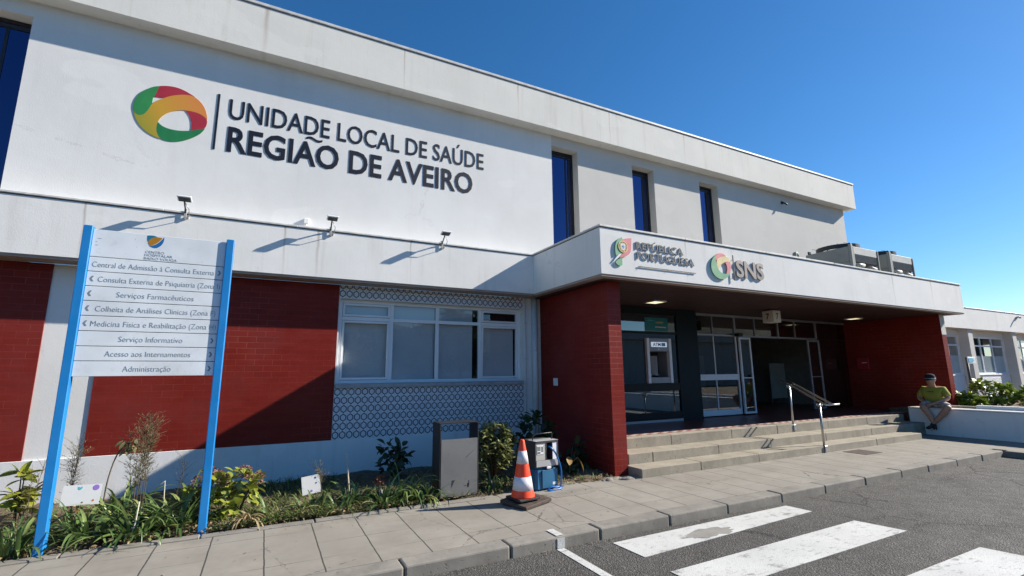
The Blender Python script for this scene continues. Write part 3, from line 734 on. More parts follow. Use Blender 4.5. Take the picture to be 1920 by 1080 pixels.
for x0, z0 in ((16.38, 1.50), (16.38, 0.64)): G().box(x0, x0+.11, yd+.02, yd+.028, z0, z0+.12).obj('white_sticker', 'white_flat', door)
# ceiling lights
lt = None
for x, yy, lab in ((7.33, 7.52, 'square warm lit ceiling lamp above the cash machine'), (15.06, 7.62, 'square warm lit ceiling lamp near the right red wall')):
    r = thing('ceiling_light', (x, yy, 3.15), lab, 'ceiling light', 'lamps in the canopy ceiling')
    f = G()
    f.box(x-.17, x-.145, yy-.17, yy+.17, 3.145, 3.1715); f.box(x+.145, x+.17, yy-.17, yy+.17, 3.145, 3.1715)
    f.box(x-.145, x+.145, yy-.17, yy-.145, 3.145, 3.1715); f.box(x-.145, x+.145, yy+.145, yy+.17, 3.145, 3.1715)
    f.obj('lamp_frame', 'cap', r); G().box(x-.145, x+.145, yy-.145, yy+.145, 3.152, 3.1715).obj('diffuser', 'lamp', r)
# ------------------------------------------------------------------ steps
st = thing('entrance_steps', (9.5, 6.2, 0.1), 'three worn stone steps leading up to the glass entrance', 'steps')
for x0, x1, y0, y1, z0, z1, js in ((5.165, 13.62, 5.79, 6.17, 0.0, 0.241, [6.42, 7.86, 9.80, 11.7]), (5.24, 14.74, 6.165, 6.59, 0.0, 0.394, [5.75, 7.3, 8.75, 10.55, 12.3]), (5.24, 14.74, 6.585, 6.80, 0.0, 0.566, [6.6, 8.2, 9.6, 11.4, 13.0])):
    g = G(); e = [x0]+js+[x1]
    for a, b in zip(e, e[1:]): g.box(a+.003, b-.003, y0+random.uniform(-.003, .003), y1-.003, z0, z1+random.uniform(-.003, .0015), 0.009, seg=2)
    g.obj('step', 'step', st)

# ------------------------------------------------------------------ signs on the facade
SW = {
'lg_green': [(-1.742,6.013),(-1.784,5.824),(-1.801,5.81),(-1.803,5.712),(-1.82,5.646),(-1.854,5.554),(-1.903,5.49),(-1.957,5.489),(-2.003,5.53),(-2.019,5.592),(-2.015,5.689),(-1.985,5.793),(-1.936,5.871),(-1.856,5.95),(-1.8,5.989)],
'lg_red': [(-1.742,6.013),(-1.66,6.043),(-1.537,6.056),(-1.408,6.024),(-1.287,5.961),(-1.365,5.973),(-1.452,5.954),(-1.572,5.904),(-1.678,5.831),(-1.724,5.834),(-1.784,5.824)],
'lg_yel': [(-2.016,5.562),(-2.003,5.527),(-1.957,5.489),(-1.903,5.49),(-1.854,5.554),(-1.82,5.646),(-1.803,5.712),(-1.742,5.774),(-1.678,5.831),(-1.572,5.904),(-1.452,5.954),(-1.365,5.973),(-1.287,5.961),(-1.204,5.897),(-1.138,5.807),(-1.098,5.674),(-1.093,5.618),(-1.144,5.671),(-1.225,5.707),(-1.353,5.713),(-1.476,5.687),(-1.593,5.62),(-1.669,5.529),(-1.708,5.438),(-1.715,5.338),(-1.701,5.252),(-1.65,5.173),(-1.731,5.195),(-1.831,5.246),(-1.917,5.329),(-1.979,5.436)],
'lg_red2': [(-1.383,5.705),(-1.353,5.713),(-1.225,5.707),(-1.144,5.671),(-1.093,5.618),(-1.092,5.551),(-1.108,5.474),(-1.2,5.432),(-1.285,5.395),(-1.286,5.509),(-1.319,5.623)],
'lg_green_d': [(-1.708,5.438),(-1.655,5.385),(-1.567,5.355),(-1.444,5.353),(-1.322,5.379),(-1.2,5.432),(-1.108,5.474),(-1.149,5.385),(-1.238,5.292),(-1.356,5.209),(-1.475,5.162),(-1.559,5.156),(-1.65,5.173),(-1.701,5.252),(-1.715,5.338)]}
def smooth_poly(p, it=2):
    """round an outline but keep its sharp corners"""
    for _ in range(it):
        q = []; n = len(p)
        for i in range(n):
            a, b, c = Vector(p[i-1]), Vector(p[i]), Vector(p[(i+1) % n])
            d1, d2 = (b-a), (c-b)
            if d1.length < 1e-6 or d2.length < 1e-6: continue
            if d1.normalized().dot(d2.normalized()) < 0.55: q.append(tuple(b))
            else: q += [tuple(b-d1*0.25), tuple(b+d2*0.25)]
        p = q
    return p
hs = thing('hospital_sign', (0.8, 8.2, 5.16), 'big dark blue hospital name lettering with coloured ring emblem on the upper wall', 'sign')
em = None
for i, (k, p) in enumerate(SW.items()):
    o = G().prism_xz(smooth_poly(p), 8.2265+0.0006*i, 8.2335).obj('emblem' if em is None else 'emblem_band', {'lg_red2': 'lg_red'}.get(k, k), hs if em is None else em)
    em = em or o
G().prism_xz([(-0.985, 6.10), (-0.955, 6.10), (-0.955, 5.16), (-0.985, 5.16)], 8.228, 8.2335).obj('divider_bar', 'navy', hs)
lettering('UNIDADE LOCAL DE SAÚDE', -0.815, 3.625, 5.722, 0.335, 8.228, 0.006, 'navy', hs, off=0.005)
rg = lettering('REGIAO DE AVEIRO', -0.802, 3.385, 5.162, 0.425, 8.228, 0.006, 'navy', hs, off=0.020)
G().prism_xz([(0.335+.30*k/12*0.85, 5.655+.022*sin(2*pi*k/12)+.016) for k in range(13)]+[(0.335+.30*k/12*0.85, 5.655+.022*sin(2*pi*k/12)-.022) for k in range(12, -1, -1)], 8.228, 8.234).obj('tilde', 'navy', rg)

rs = thing('republic_sign', (5.7, 5.73, 3.33), 'faded green and red crest with grey two line lettering on the canopy front', 'sign')
YC = 5.76
EM = {'lg_green_f': [(4.962,3.829),(4.901,3.803),(4.853,3.76),(4.823,3.702),(4.808,3.636),(4.81,3.564),(4.82,3.505),(4.885,3.541),(4.958,3.564)],
'lg_red_f': [(4.966,3.793),(5.039,3.817),(5.156,3.835),(5.138,3.647),(5.12,3.589),(5.055,3.534),(4.973,3.503),(4.881,3.475),(4.924,3.522),(4.962,3.567)],
'lg_green_f2': [(4.944,3.485),(4.939,3.363),(4.866,3.349),(4.819,3.378),(4.805,3.406),(4.861,3.455)]}
cr = None
for k, p in EM.items():
    o = G().prism_xz([(x+.006, z) for x, z in smooth_poly(p, 1)], 5.7360, 5.752).obj('crest' if cr is None else 'crest_ribbon', k.rstrip('2'), rs if cr is None else cr); cr = cr or o
G().prism_xz([(4.885,3.541),(4.958,3.564),(4.924,3.522),(4.872,3.478),(4.816,3.438),(4.785,3.405),(4.775,3.415),(4.80,3.447),(4.84,3.494)], 5.7380, 5.752).obj('crest_fold', 'white_flat', cr)
g = G(); cx, cz, r0 = 4.974, 3.67, 0.098
for a, b in ((r0, r0-.016), (r0*.68, r0*.68-.012)):
    for k in range(28):
        t0, t1 = 2*pi*k/28, 2*pi*(k+1)/28
        g.prism_xz([(cx+a*cos(t0), cz+a*sin(t0)), (cx+a*cos(t1), cz+a*sin(t1)), (cx+b*cos(t1), cz+b*sin(t1)), (cx+b*cos(t0), cz+b*sin(t0))], 5.7290, 5.7358)
for t in range(4):
    c_, s_ = cos(t*pi/4+.2), sin(t*pi/4+.2)
    for sg in (-1, 1):
        g.prism_xz([(cx+sg*c_*r0*.68-s_*.005, cz+sg*s_*r0*.68+c_*.005), (cx+sg*c_*r0*.84-s_*.005, cz+sg*s_*r0*.84+c_*.005), (cx+sg*c_*r0*.84+s_*.005, cz+sg*s_*r0*.84-c_*.005), (cx+sg*c_*r0*.68+s_*.005, cz+sg*s_*r0*.68-c_*.005)], 5.7300, 5.7355)
g.obj('crest_ring', 'lg_yel_f', cr)
G().prism_xz([(cx-.045, cz+.05), (cx+.045, cz+.05), (cx+.045, cz-.015), (cx+.028, cz-.045), (cx, cz-.056), (cx-.028, cz-.045), (cx-.045, cz-.015)], 5.7295, 5.7357).obj('crest_shield', 'white_flat', cr)
g = G()
for dx, dz in ((0, .022), (0, -.026), (0, -.002), (-.02, -.002), (.02, -.002)): g.prism_xz([(cx+dx-.007, cz+dz+.008), (cx+dx+.007, cz+dz+.008), (cx+dx+.007, cz+dz-.006), (cx+dx, cz+dz-.010), (cx+dx-.007, cz+dz-.006)], 5.7275, 5.7293)
g.obj('crest_shield_mark', 'cb_blue', cr)
lettering('REPÚBLICA', 5.265, 6.325, 3.672, 0.122, 5.7430, 0.012, 'letter_grey', rs, off=-0.004)
lettering('PORTUGUESA', 5.275, 6.575, 3.505, 0.122, 5.7430, 0.012, 'letter_grey', rs, off=-0.004)
g = G().prism_xz([(5.285, 3.385), (6.60, 3.385), (6.60, 3.372), (5.285, 3.372)], 5.7430, 5.752)
for x in (5.34, 5.95, 6.5): g.tube([(x, 5.73, 3.378), (x, 5.762, 3.378)], .004, 6)
g.obj('underline_bar', 'letter_grey', rs)

ss = thing('health_service_sign', (7.7, 5.7410, 3.33), 'faded coloured ring emblem with bar and big taupe three letter lettering on canopy', 'sign')
SN = {'lg_green_f': [(7.144, 3.774), (7.065, 3.718), (7.004, 3.639), (6.98, 3.535), (7.008, 3.435), (7.085, 3.36), (7.204, 3.32), (7.339, 3.341), (7.437, 3.408), (7.484, 3.474), (7.381, 3.436), (7.269, 3.436), (7.197, 3.473), (7.152, 3.531), (7.127, 3.611), (7.113, 3.688), (7.119, 3.734)],
'lg_red_f': [(7.144, 3.774), (7.222, 3.814), (7.326, 3.815), (7.401, 3.773), (7.288, 3.754), (7.202, 3.722), (7.14, 3.666), (7.119, 3.688), (7.119, 3.734)],
'lg_yel_f': [(7.14, 3.666), (7.202, 3.722), (7.288, 3.754), (7.401, 3.773), (7.468, 3.74), (7.507, 3.665), (7.429, 3.67), (7.349, 3.652), (7.267, 3.612), (7.204, 3.552), (7.171, 3.499), (7.152, 3.531), (7.136, 3.591)],
'lg_red_f2': [(7.429, 3.67), (7.507, 3.665), (7.517, 3.586), (7.484, 3.474), (7.436, 3.449), (7.375, 3.435), (7.41, 3.524), (7.408, 3.597), (7.372, 3.644)],}
em = None
for i, (k, p) in enumerate(SN.items()):
    o = G().prism_xz(smooth_poly(p), 5.73+0.001*i, 5.752).obj('emblem' if em is None else 'emblem_band', k.rstrip('2'), ss if em is None else em); em = em or o
g = G().prism_xz([(7.575, 3.81), (7.588, 3.81), (7.588, 3.33), (7.575, 3.33)], 5.7210, 5.7360)
for z in (3.40, 3.72): g.tube([(7.5815, 5.7310, z), (7.5815, 5.762, z)], .004, 6)
g.obj('divider_bar', 'letter_grey', ss)
lettering('SNS', 7.655, 8.445, 3.405, 0.325, 5.73, 0.022, 'letter_taupe', ss, off=0.028)

# floodlights on the lower fascia
def floodlight(x, label, first=[None]):
    if first[0] is None:
        r = thing('floodlight', (x, 7.86, 3.97), label, 'floodlight', 'floodlights along the fascia edge'); first[0] = r
        g = G(); g.box(x-.017, x+.017, 7.850, 7.8615, 3.87, 4.02, 0.003); g.box(x+.026, x+.046, 7.855, 7.879, 3.89, 3.935, 0.003); g.box(x-.017, x+.017, 7.850, 7.93, 4.0205, 4.027)
        g.obj('clamp', 'box_grey', r)
        G().tube([(x, 7.855, 3.97), (x, 7.82, 4.01), (x-.005, 7.70, 4.095)], 0.010, 8).obj('arm', 'bin_dark', r)
        h = G().box(x-.085, x+.085, 7.60, 7.73, 4.105, 4.132, 0.007, rot=Euler((R(-14), 0, 0)))
        hd = h.obj('lamp_head', 'alu', r)
        G().box(x-.070, x+.070, 7.615, 7.715, 4.098, 4.1035, .002, rot=Euler((R(-14), 0, 0))).obj('cooling_plate', 'bin_dark', hd)
        G().box(x-.075, x+.075, 7.612, 7.718, 4.1325, 4.136, rot=Euler((R(-14), 0, 0))).obj('lens', 'alu_grey', hd)
        G().tube([(x+.01, 7.70, 4.07), (x+.055, 7.74, 3.99), (x+.05, 7.82, 3.93), (x+.045, 7.85, 3.91)], 0.005, 6).obj('cable', 'alu_grey', r)
        return r
    return copy_tree(first[0], (x, 7.86, 3.97), None, label)
floodlight(-1.175, 'small grey floodlight on the fascia edge, directly under the ring emblem')
floodlight(0.775, 'small grey floodlight on the fascia edge beside the junction box')
floodlight(2.655, 'small grey floodlight on the fascia edge nearest the canopy')
g = G().box(0.385, 0.465, 8.19, 8.2345, 4.145, 4.225, 0.006); g.tube([(0.425, 8.215, 4.146), (0.425, 8.215, 4.0)], .007, 8)
tag(g.obj('junction_box', 'wall_white'), 'small white junction box low on the upper white wall', 'junction box')
g = G().box(13.25, 13.33, 8.20, 8.2345, 6.56, 6.64, 0.006); g.tube([(13.29, 8.20, 6.60), (13.31, 8.13, 6.55), (13.34, 8.09, 6.50)], .022, 8)
tag(g.obj('wall_sensor', 'bin_dark'), 'small dark sensor sticking out of the greige upper wall', 'sensor')
tag(G().box(4.890, 4.8995, 7.65, 7.80, 1.445, 1.585, .003).obj('wall_plaque', 'white_flat'), 'small white plaque on the shaded red tiled wall beside the sampler', 'plaque')
WP_pl = None
# numbered cube hanging under the canopy
cs = thing('number_cube_sign', (10.945, 7.35, 2.84), 'cream cube sign with black number seven hanging from canopy ceiling', 'sign')
bx = G().box(10.80, 11.09, 7.205, 7.495, 2.845, 3.13, 0.008).obj('sign_box', 'cubeface', cs)
G().tube([(10.945, 7.35, 3.13), (10.945, 7.35, 3.176)], .012, 8).obj('hanger', 'alu_grey', cs)
lettering('7', 10.905, 10.985, 2.92, 0.145, 7.2025, 0.004, 'black', bx, off=0.02, name='digit')
link('digit', text_mesh('7', -7.395, -7.31, 2.92, 0.145, 10.7975, 0.004, 0.02, axis='y'), 'black', bx)
# cash machine
am = thing('cash_machine', (8.045, 8.3, 1.43), 'grey cash machine with lit label set into the dark bank front', 'cash machine')
for a, b in ((7.668, 7.745), (8.345, 8.424)): G().box(a, b, 8.205, 8.30, 1.432, 2.45, 0.006).obj('side_rail', 'alu', am)
g = G(); g.box(7.747, 8.343, 8.215, 8.62, 2.15, 2.448, 0.004); g.box(7.747, 8.343, 8.215, 8.62, 1.434, 1.565, 0.004); g.box(7.68, 7.746, 8.301, 8.62, 1.434, 2.448); g.box(8.344, 8.41, 8.301, 8.62, 1.434, 2.448); bk = G().box(7.747, 8.343, 8.58, 8.62, 1.566, 2.149)
bk.obj('recess', 'box_dark', am)
g.obj('housing', 'atm_grey', am)
lb = G().box(7.80, 8.275, 8.2105, 8.2145, 2.25, 2.362, 0.012).obj('lit_label', 'atmlit', am)
lettering('ATM', 7.855, 8.09, 2.267, 0.078, 8.2085, 0.0018, 'cb_blue', lb, off=0.02)
G().box(8.115, 8.235, 8.2085, 8.2102, 2.268, 2.345).obj('card_mark', 'skyblue', lb)
g = G().prism_xy([(7.86, 8.56), (8.02, 8.30), (8.06, 8.32), (7.93, 8.575)], 1.62, 2.05); g.box(7.75, 7.90, 8.40, 8.575, 1.95, 2.10, 0.005)
g.obj('screen_hood', 'box_grey', am)
g = G().box(7.77, 7.885, 8.53, 8.575, 1.72, 1.93); g.box(8.06, 8.14, 8.52, 8.575, 1.87, 1.94); g.obj('screen', 'black', am)
g = G(); g.box(7.76, 7.90, 8.34, 8.575, 1.60, 1.635, .004); g.box(8.06, 8.20, 8.42, 8.575, 1.60, 1.63, .004); g.box(8.10, 8.22, 8.50, 8.575, 1.66, 1.84, .004); g.obj('keypad', 'alu_grey', am)
tag(G().box(8.00, 8.05, 8.208, 8.2146, 2.19, 2.215, .003).obj('camera_window', 'white_flat', am))
ts = thing('teal_sticker', (8.05, 8.255, 2.63), 'teal bank sticker with gold mark on the glass above the cash machine', 'sticker')
G().box(7.695, 8.405, 8.262, 8.266, 2.63, 2.93).obj('sheet', 'teal', ts)
G().prism_xz([(8.0, 2.815), (8.09, 2.845), (8.21, 2.848), (8.29, 2.83), (8.21, 2.80), (8.09, 2.80)], 8.2585, 8.2617).obj('gold_mark', 'gold', ts)
G().prism_xz([(7.70, 2.86), (7.85, 2.875), (8.05, 2.85), (7.85, 2.855)], 8.2588, 8.2617).obj('wave_mark', 'skyblue', ts)
g = G()
for i in range(9): g.box(8.01+i*.038, 8.036+i*.038, 8.2587, 8.2617, 2.70, 2.728)
g.obj('white_mark', 'white_flat', ts)
# red cabinet and poster stands in the hall
rc = thing('fire_cabinet', (16.2, 8.1, 1.71), 'flat bright red fire cabinet on the dark red side wall', 'cabinet')
G().box(16.185, 16.2495, 7.94, 8.26, 1.71, 2.05, .008).obj('body', 'redbox', rc)
G().box(16.180, 16.1845, 7.98, 8.12, 1.90, 1.915).obj('white_mark', 'white_flat', rc)
for x, y_, w_, h_, lab in ((13.7, 12.2, 0.75, 1.5, 'tall pale poster board standing inside the dark hall behind the open door'), (17.2-1.1, 10.8, 0.8, 1.2, 'pale notice board inside the hall behind the right glass pane')):
    t = thing('notice_board', (x, y_, 0.57), lab, 'notice board')
    G().box(x-w_/2, x+w_/2, y_, y_+.03, 0.75, 0.75+h_, .004).obj('board', 'blind_pale', t)
    g = G(); g.box(x-w_/2+.02, x-w_/2+.06, y_+.03, y_+.07, .567, 1.9); g.box(x+w_/2-.06, x+w_/2-.02, y_+.03, y_+.07, .567, 1.9); g.obj('leg', 'alu_grey', t)

# ------------------------------------------------------------------ blue direction sign
YS = 5.983
ds = thing('direction_sign', (-1.06, YS+.05, 0.08), 'tall direction sign with white panels between two blue posts in flower bed', 'sign')
for x in (-1.718, -0.487):
    p = G().box(x, x+.075, YS, YS+.085, 0.02, 3.18, .006).obj('post', 'blue', ds)
G().box(-1.640, -0.490, YS+.053, YS+.058, 1.69, 3.145).obj('backing', 'cap_dark', ds)  # dark plate added behind so the gaps between panels look dark
zr = [3.152, 2.866, 2.717, 2.569, 2.421, 2.273, 2.124, 1.976, 1.832, 1.682]
XA, XB = -1.641, -0.489
rows = [None, ('Central de Admissão à Consulta Externa', -1.612, -0.575, '>'), ('Consulta Externa de Psiquiatria (Zona I)', -1.55, -0.508, '<'),
        ('Serviços Farmacêuticos', -1.387, -0.735, '<'), ('Colheita de Análises Clínicas (Zona F)', -1.537, -0.525, '<'),
        ('Medicina Física e Reabilitação (Zona H)', -1.556, -0.508, '<'), ('Serviço Informativo', -1.322, -0.793, '>'),
        ('Acesso aos Internamentos', -1.415, -0.710, '>'), ('Administração', -1.259, -0.865, '>')]
yp_ = YS+.024
for i in range(9):
    z1, z0 = zr[i], zr[i+1]
    pn = G().box(XA, XB, yp_, yp_+.028, z0+.0035, z1-.0035, .002).obj('header_panel' if i == 0 else 'panel', 'signwhite', ds)
    if rows[i]:
        s_, a, b, ar = rows[i]; zc = (z0+z1)/2
        lettering(s_, a, b, zc-.028, 0.052, yp_-.0014, .0012, 'signtext', pn, off=-0.013)
        xa = -1.595 if ar == '<' else -0.533
        if i in (6, 7, 8): xa = -0.535
        if i == 1: xa = -0.531
        sg = -1 if ar == '<' else 1
        G().prism_xz([(xa-sg*.012, zc+.027), (xa+sg*.004, zc+.027), (xa+sg*.020, zc), (xa+sg*.004, zc-.027), (xa-sg*.012, zc-.027), (xa+sg*.004, zc)], yp_-.0014, yp_-.0002).obj('arrow', 'signtext', pn)
    else:
        for s_, a, b, zz in (('CENTRO', -1.202, -1.040, 2.948), ('HOSPITALAR', -1.204, -0.966, 2.915), ('BAIXO VOUGA', -1.206, -0.924, 2.880)):
            lettering(s_, a, b, zz, .025, yp_-.0014, .0012, 'signtext', pn, off=-0.008)
        CB = {'cb_teal': [(-1.2,3.136),(-1.163,3.142),(-1.137,3.139),(-1.115,3.127),(-1.144,3.122),(-1.164,3.109),(-1.182,3.093),(-1.189,3.07),(-1.199,3.093)],
        'cb_ochre': [(-1.189,3.07),(-1.182,3.093),(-1.164,3.109),(-1.144,3.122),(-1.115,3.127),(-1.093,3.127),(-1.073,3.123),(-1.082,3.1),(-1.105,3.071),(-1.124,3.051),(-1.148,3.037),(-1.173,3.031),(-1.186,3.051)],
        'cb_blue': [(-1.175,3.028),(-1.148,3.033),(-1.12,3.048),(-1.096,3.072),(-1.073,3.101),(-1.058,3.133),(-1.055,3.103),(-1.061,3.069),(-1.076,3.04),(-1.099,3.016),(-1.122,3.007),(-1.15,3.013)]}
        for k, p in CB.items(): G().prism_xz(smooth_poly(p, 1), yp_-.0016, yp_-.0002).obj('emblem', k, pn)
        g = G()
        for x, z, w_ in ((-1.6, 3.055, .03), (-1.612, 3.02, .012), (-1.61, 2.985, .02), (-1.30, 3.08, .006), (-1.28, 3.0, .006), (-.70, 2.9, .006)): g.box(x, x+w_, yp_-.001, yp_-.0002, z, z+.004)
        g.obj('scratch', 'signtext', pn)

# ------------------------------------------------------------------ litter bin
bn = thing('litter_bin', (2.33, 6.2, 0.1), 'grey metal litter bin with open top frame in the flower bed', 'litter bin')
X0, X1, Y0, Y1 = 2.062, 2.602, 6.048, 6.352
g = G(); g.box(X0, X0+.014, Y0, Y1, 0.06, 1.052, .003); g.box(X1-.014, X1, Y0, Y1, 0.06, 1.052, .003); g.box(X0+.014, X1-.014, Y0, Y1, 1.038, 1.052, .003)
g.obj('frame', 'bin_dark', bn)
bb = G().box(X0+.022, X1-.022, Y0+.012, Y1-.012, 0.15, 0.80, .008).obj('bin_body', 'bin_dark', bn)
g = G().prism_xz([(X0+.020, 0.135), (X1-.036, 0.135), (X1-.018, 0.155), (X1-.018, 0.842), (X0+.020, 0.842)], Y0-.002, Y0+.0105)
dr = g.obj('door', 'bin_grey', bn)
G().tube([(2.42, Y0-.0025, .60), (2.47, Y0-.0025, .645), (2.57, Y0-.0025, .705)], .002, 5).obj('scratch', 'black', dr)
g = G(); g.box(2.445, 2.462, Y0-.004, Y0-.0021, .235, .285); g.box(2.40, 2.43, Y0-.004, Y0-.0021, .255, .26); g.box(2.463, 2.468, Y0-.004, Y0-.0021, .25, .32); g.obj('scuff', 'black', dr)
# ------------------------------------------------------------------ hatch, cone, water sampler
hp = Euler((R(3), R(-2), R(21)))
g = G().box(2.72, 3.21, 5.21, 5.63, 0.125, 0.165, .006, rot=hp); g.box(2.74, 3.19, 5.23, 5.61, 0.108, 0.123, .004, rot=hp)
tag(g.obj('iron_hatch', 'iron'), 'tilted rusty iron hatch plate on the pavement under the traffic cone', 'hatch plate')
tc = thing('traffic_cone', (2.925, 5.424, 0.165), 'orange traffic cone with two white bands standing on the iron hatch', 'traffic cone')
g = G().box(2.765, 3.085, 5.264, 5.584, 0.172, 0.198, .02, rot=Euler((0, 0, R(6)))); g.obj('base', 'rubber', tc)
def cr_(z): return 0.142+(0.026-0.142)*(z-.195)/(0.866-.195)
pr = [(cr_(.195)+.006, .199), (cr_(.195)+.004, .207), (cr_(.28), .28), (cr_(.44), .44), (cr_(.585), .585), (cr_(.735), .735), (cr_(.85), .85), (.021, .866), (.014, .866)]
cb_ = G().lathe(pr, 2.925, 5.424, 40).obj('cone_body', 'cone', tc)
for a, b in ((.280, .434), (.583, .733)):
    G().lathe([(cr_(a)-.004, a), (cr_(a)+.0022, a), (cr_(b)+.0022, b), (cr_(b)-.004, b)], 2.925, 5.424, 40).obj('reflective_band', 'cone_white', tc)
ws = thing('water_sampler', (3.54, 6.04, 0.1), 'portable water sampler with blue base and grey control box beside the cone', 'water sampler')
def taper(g, x0, x1, y0, y1, z0, z1, k, bev):
    b = bmesh.new(); vs = []
    for z, e in ((z0, 0), (z1, -k)):
        for x, y_ in ((x0-e, y0-e), (x1+e, y0-e), (x1+e, y1+e), (x0-e, y1+e)): vs.append(b.verts.new((x, y_, z)))
    for q in ((3,2,1,0),(4,5,6,7),(0,1,5,4),(1,2,6,5),(2,3,7,6),(3,0,4,7)): b.faces.new([vs[i] for i in q])
    bmesh.ops.bevel(b, geom=list(b.edges), offset=bev, segments=3, affect='EDGES'); g.merge(b); return g
rot_s = Matrix.Translation((3.54, 6.04, 0)) @ Matrix.Rotation(R(4), 4, 'Z') @ Matrix.Translation((-3.54, -6.04, 0))
def sob(g, *a): bmesh.ops.transform(g.bm, matrix=rot_s, verts=g.bm.verts); return g.obj(*a)
g = taper(G(), 3.355, 3.725, 5.88, 6.22, 0.10, 0.405, .012, .03); sb = sob(g, 'blue_base', 'pump_blue', ws)
g = G().box(3.455, 3.712, 5.868, 5.8785, .135, .372, .004); sob(g, 'front_lid', 'pump_blue', sb)
g = G().box(3.53, 3.60, 5.858, 5.8795, .385, .415, .004); sob(g, 'latch', 'white_flat', sb)
g = G().box(3.625, 3.685, 5.8665, 5.8699, .17, .205); sob(g, 'sticker', 'white_flat', sb)
g = G(); X0, X1, Y0, Y1, Z0, Z1 = 3.35, 3.735, 5.875, 6.21, .415, .75
g.box(X0, X0+.012, Y0, Y1, Z0, Z1); g.box(X1-.012, X1, Y0, Y1, Z0, Z1); g.box(X0+.012, X1-.012, Y0-.004, Y1, Z1-.022, Z1+.004, .004); g.box(X0+.012, X1-.012, Y0-.004, Y1, Z0, Z0+.085, .004)
g.box(X0+.012, X1-.012, Y1-.012, Y1, Z0+.085, Z1-.022); g.box(X0+.175, X0+.19, Y0+.002, Y1-.013, Z0+.0855, Z1-.0225); g.box(X0+.285, X0+.295, Y0+.01, Y1-.013, Z0+.0855, Z1-.0225)
hb = sob(g, 'control_box', 'box_side', ws)
g = G().box(X0+.012, X1-.012, Y0-.007, Y0-.0045, Z0+.004, Z0+.083, .002); sob(g, 'front_rail', 'box_grey', hb); g = G().box(X0+.0, X1-.0, Y0-.008, Y0+.20, Z1+.0045, Z1+.008, .001); sob(g, 'lid', 'box_grey', hb)
g = G().box(X0+.0125, X0+.1745, Y0+.006, Y0+.03, Z0+.0857, Z1-.0227); pn = sob(g, 'panel', 'ac_light', hb)
g = G().box(X0+.03, X0+.135, Y0+.001, Y0+.0055, Z0+.165, Z1-.05, .003); sob(g, 'keypad', 'white_flat', hb)
g = G().box(X0+.04, X0+.085, Y0-.001, Y0+.0005, Z0+.215, Z1-.065); sob(g, 'display', 'lcd', hb)
g = G()
for i in range(3):
    for k in range(4): g.box(X0+.10+i*.011, X0+.107+i*.011, Y0-.001, Y0+.0005, Z0+.20+k*.018, Z0+.212+k*.018)
for k in range(3): g.box(X0+.04+k*.016, X0+.052+k*.016, Y0-.001, Y0+.0005, Z0+.18, Z0+.198)
sob(g, 'key', 'bin_dark', hb)
g = G().box(X0+.19, X0+.285, Y0+.10, Y0+.11, Z0+.086, Z1-.023); sob(g, 'recess', 'box_dark', hb)
g = G().box(X0+.295, X1-.0125, Y0+.006, Y0+.03, Z0+.0857, Z1-.0227); sob(g, 'panel', 'alu', hb)
g = G().tube([(X0+.02, Y0+.10, Z1), (X0+.02, Y0+.085, Z1+.075), (X0+.03, Y0+.08, Z1+.092), (X1-.05, Y0+.08, Z1+.098), (X1-.04, Y0+.085, Z1+.08), (X1-.035, Y0+.10, Z1)], .008, 8); sob(g, 'handle', 'bin_dark', ws)
def cat_curve(pts, n=10):
    P = [Vector(p) for p in pts]; P = [P[0]*2-P[1]]+P+[P[-1]*2-P[-2]]; out = []
    for i in range(1, len(P)-2):
        for k in range(n):
            t = k/n; a, b, c, d = P[i-1], P[i], P[i+1], P[i+2]
            out.append(0.5*((2*b)+(c-a)*t+(2*a-5*b+4*c-d)*t*t+(3*b-3*c+d-a)*t**3))
    return out+[P[-2]]
g = G().tube(cat_curve([(X0+.235, Y0+.09, .665), (X0+.25, Y0-.005, .66), (X0+.33, Y0-.03, .56), (X0+.40, Y0-.03, .38), (X0+.405, Y0-.03, .23), (X0+.385, Y0-.04, .13), (X0+.33, Y0-.06, .145), (X0+.22, Y0-.06, .155), (X0+.16, Y0-.05, .125), (X0+.20, Y0-.075, .115), (X0+.36, Y0-.06, .118), (X0+.42, Y0-.02, .125)]), .011, 10); sob(g, 'hose', 'hose', ws)
g = G().tube(cat_curve([(X0+.30, Y0-.005, .64), (X0+.31, Y0-.03, .60), (X0+.335, Y0-.035, .565), (X0+.36, Y0-.03, .55)]), .008, 8); sob(g, 'connector', 'box_dark', ws)
# ------------------------------------------------------------------ handrail
hr = thing('stair_handrail', (10, 6.2, 0.2), 'shiny steel double handrail on two posts across the stone steps', 'handrail')
for (x, y_, z0, z1) in ((9.835, 5.80, .15, .995), (10.175, 6.60, .46, 1.325)):
    p = G().tube([(x, y_, z0), (x, y_, z1)], .0215, 16).obj('post', 'steel', hr)
    g = G().tube([(x-.075, y_, z1+.015), (x+.075, y_, z1+.015)], .024, 14); g.tube([(x-.075, y_, z1+.015), (x-.082, y_, z1+.06)], .01, 8); g.tube([(x+.075, y_, z1+.015), (x+.082, y_, z1+.06)], .01, 8); g.obj('bracket', 'steel', p)
    G().box(x-.03, x+.05, y_-.035, y_-.022, z0-.03, z0+.09, .004).obj('foot_plate', 'alu_grey', p)
a1, a2 = Vector((9.77, 5.66, 1.035)), Vector((10.10, 6.72, 1.475))
b1, b2 = Vector((9.94, 5.62, 1.035)), Vector((10.275, 6.69, 1.475))
g = G().tube([a2+Vector((0, .02, 0)), a2, a1, a1+Vector((.0, -.05, -.008)), (9.83, 5.55, 1.03), (9.90, 5.535, 1.032), (10.02, 5.53, 1.034)], .0165, 14); g.obj('rail', 'steel', hr)
G().tube([b2+Vector((0, .02, 0)), b2, b1, b1+Vector((0, -.045, -.006)), (9.99, 5.56, 1.031)], .0165, 14).obj('rail', 'steel', hr)
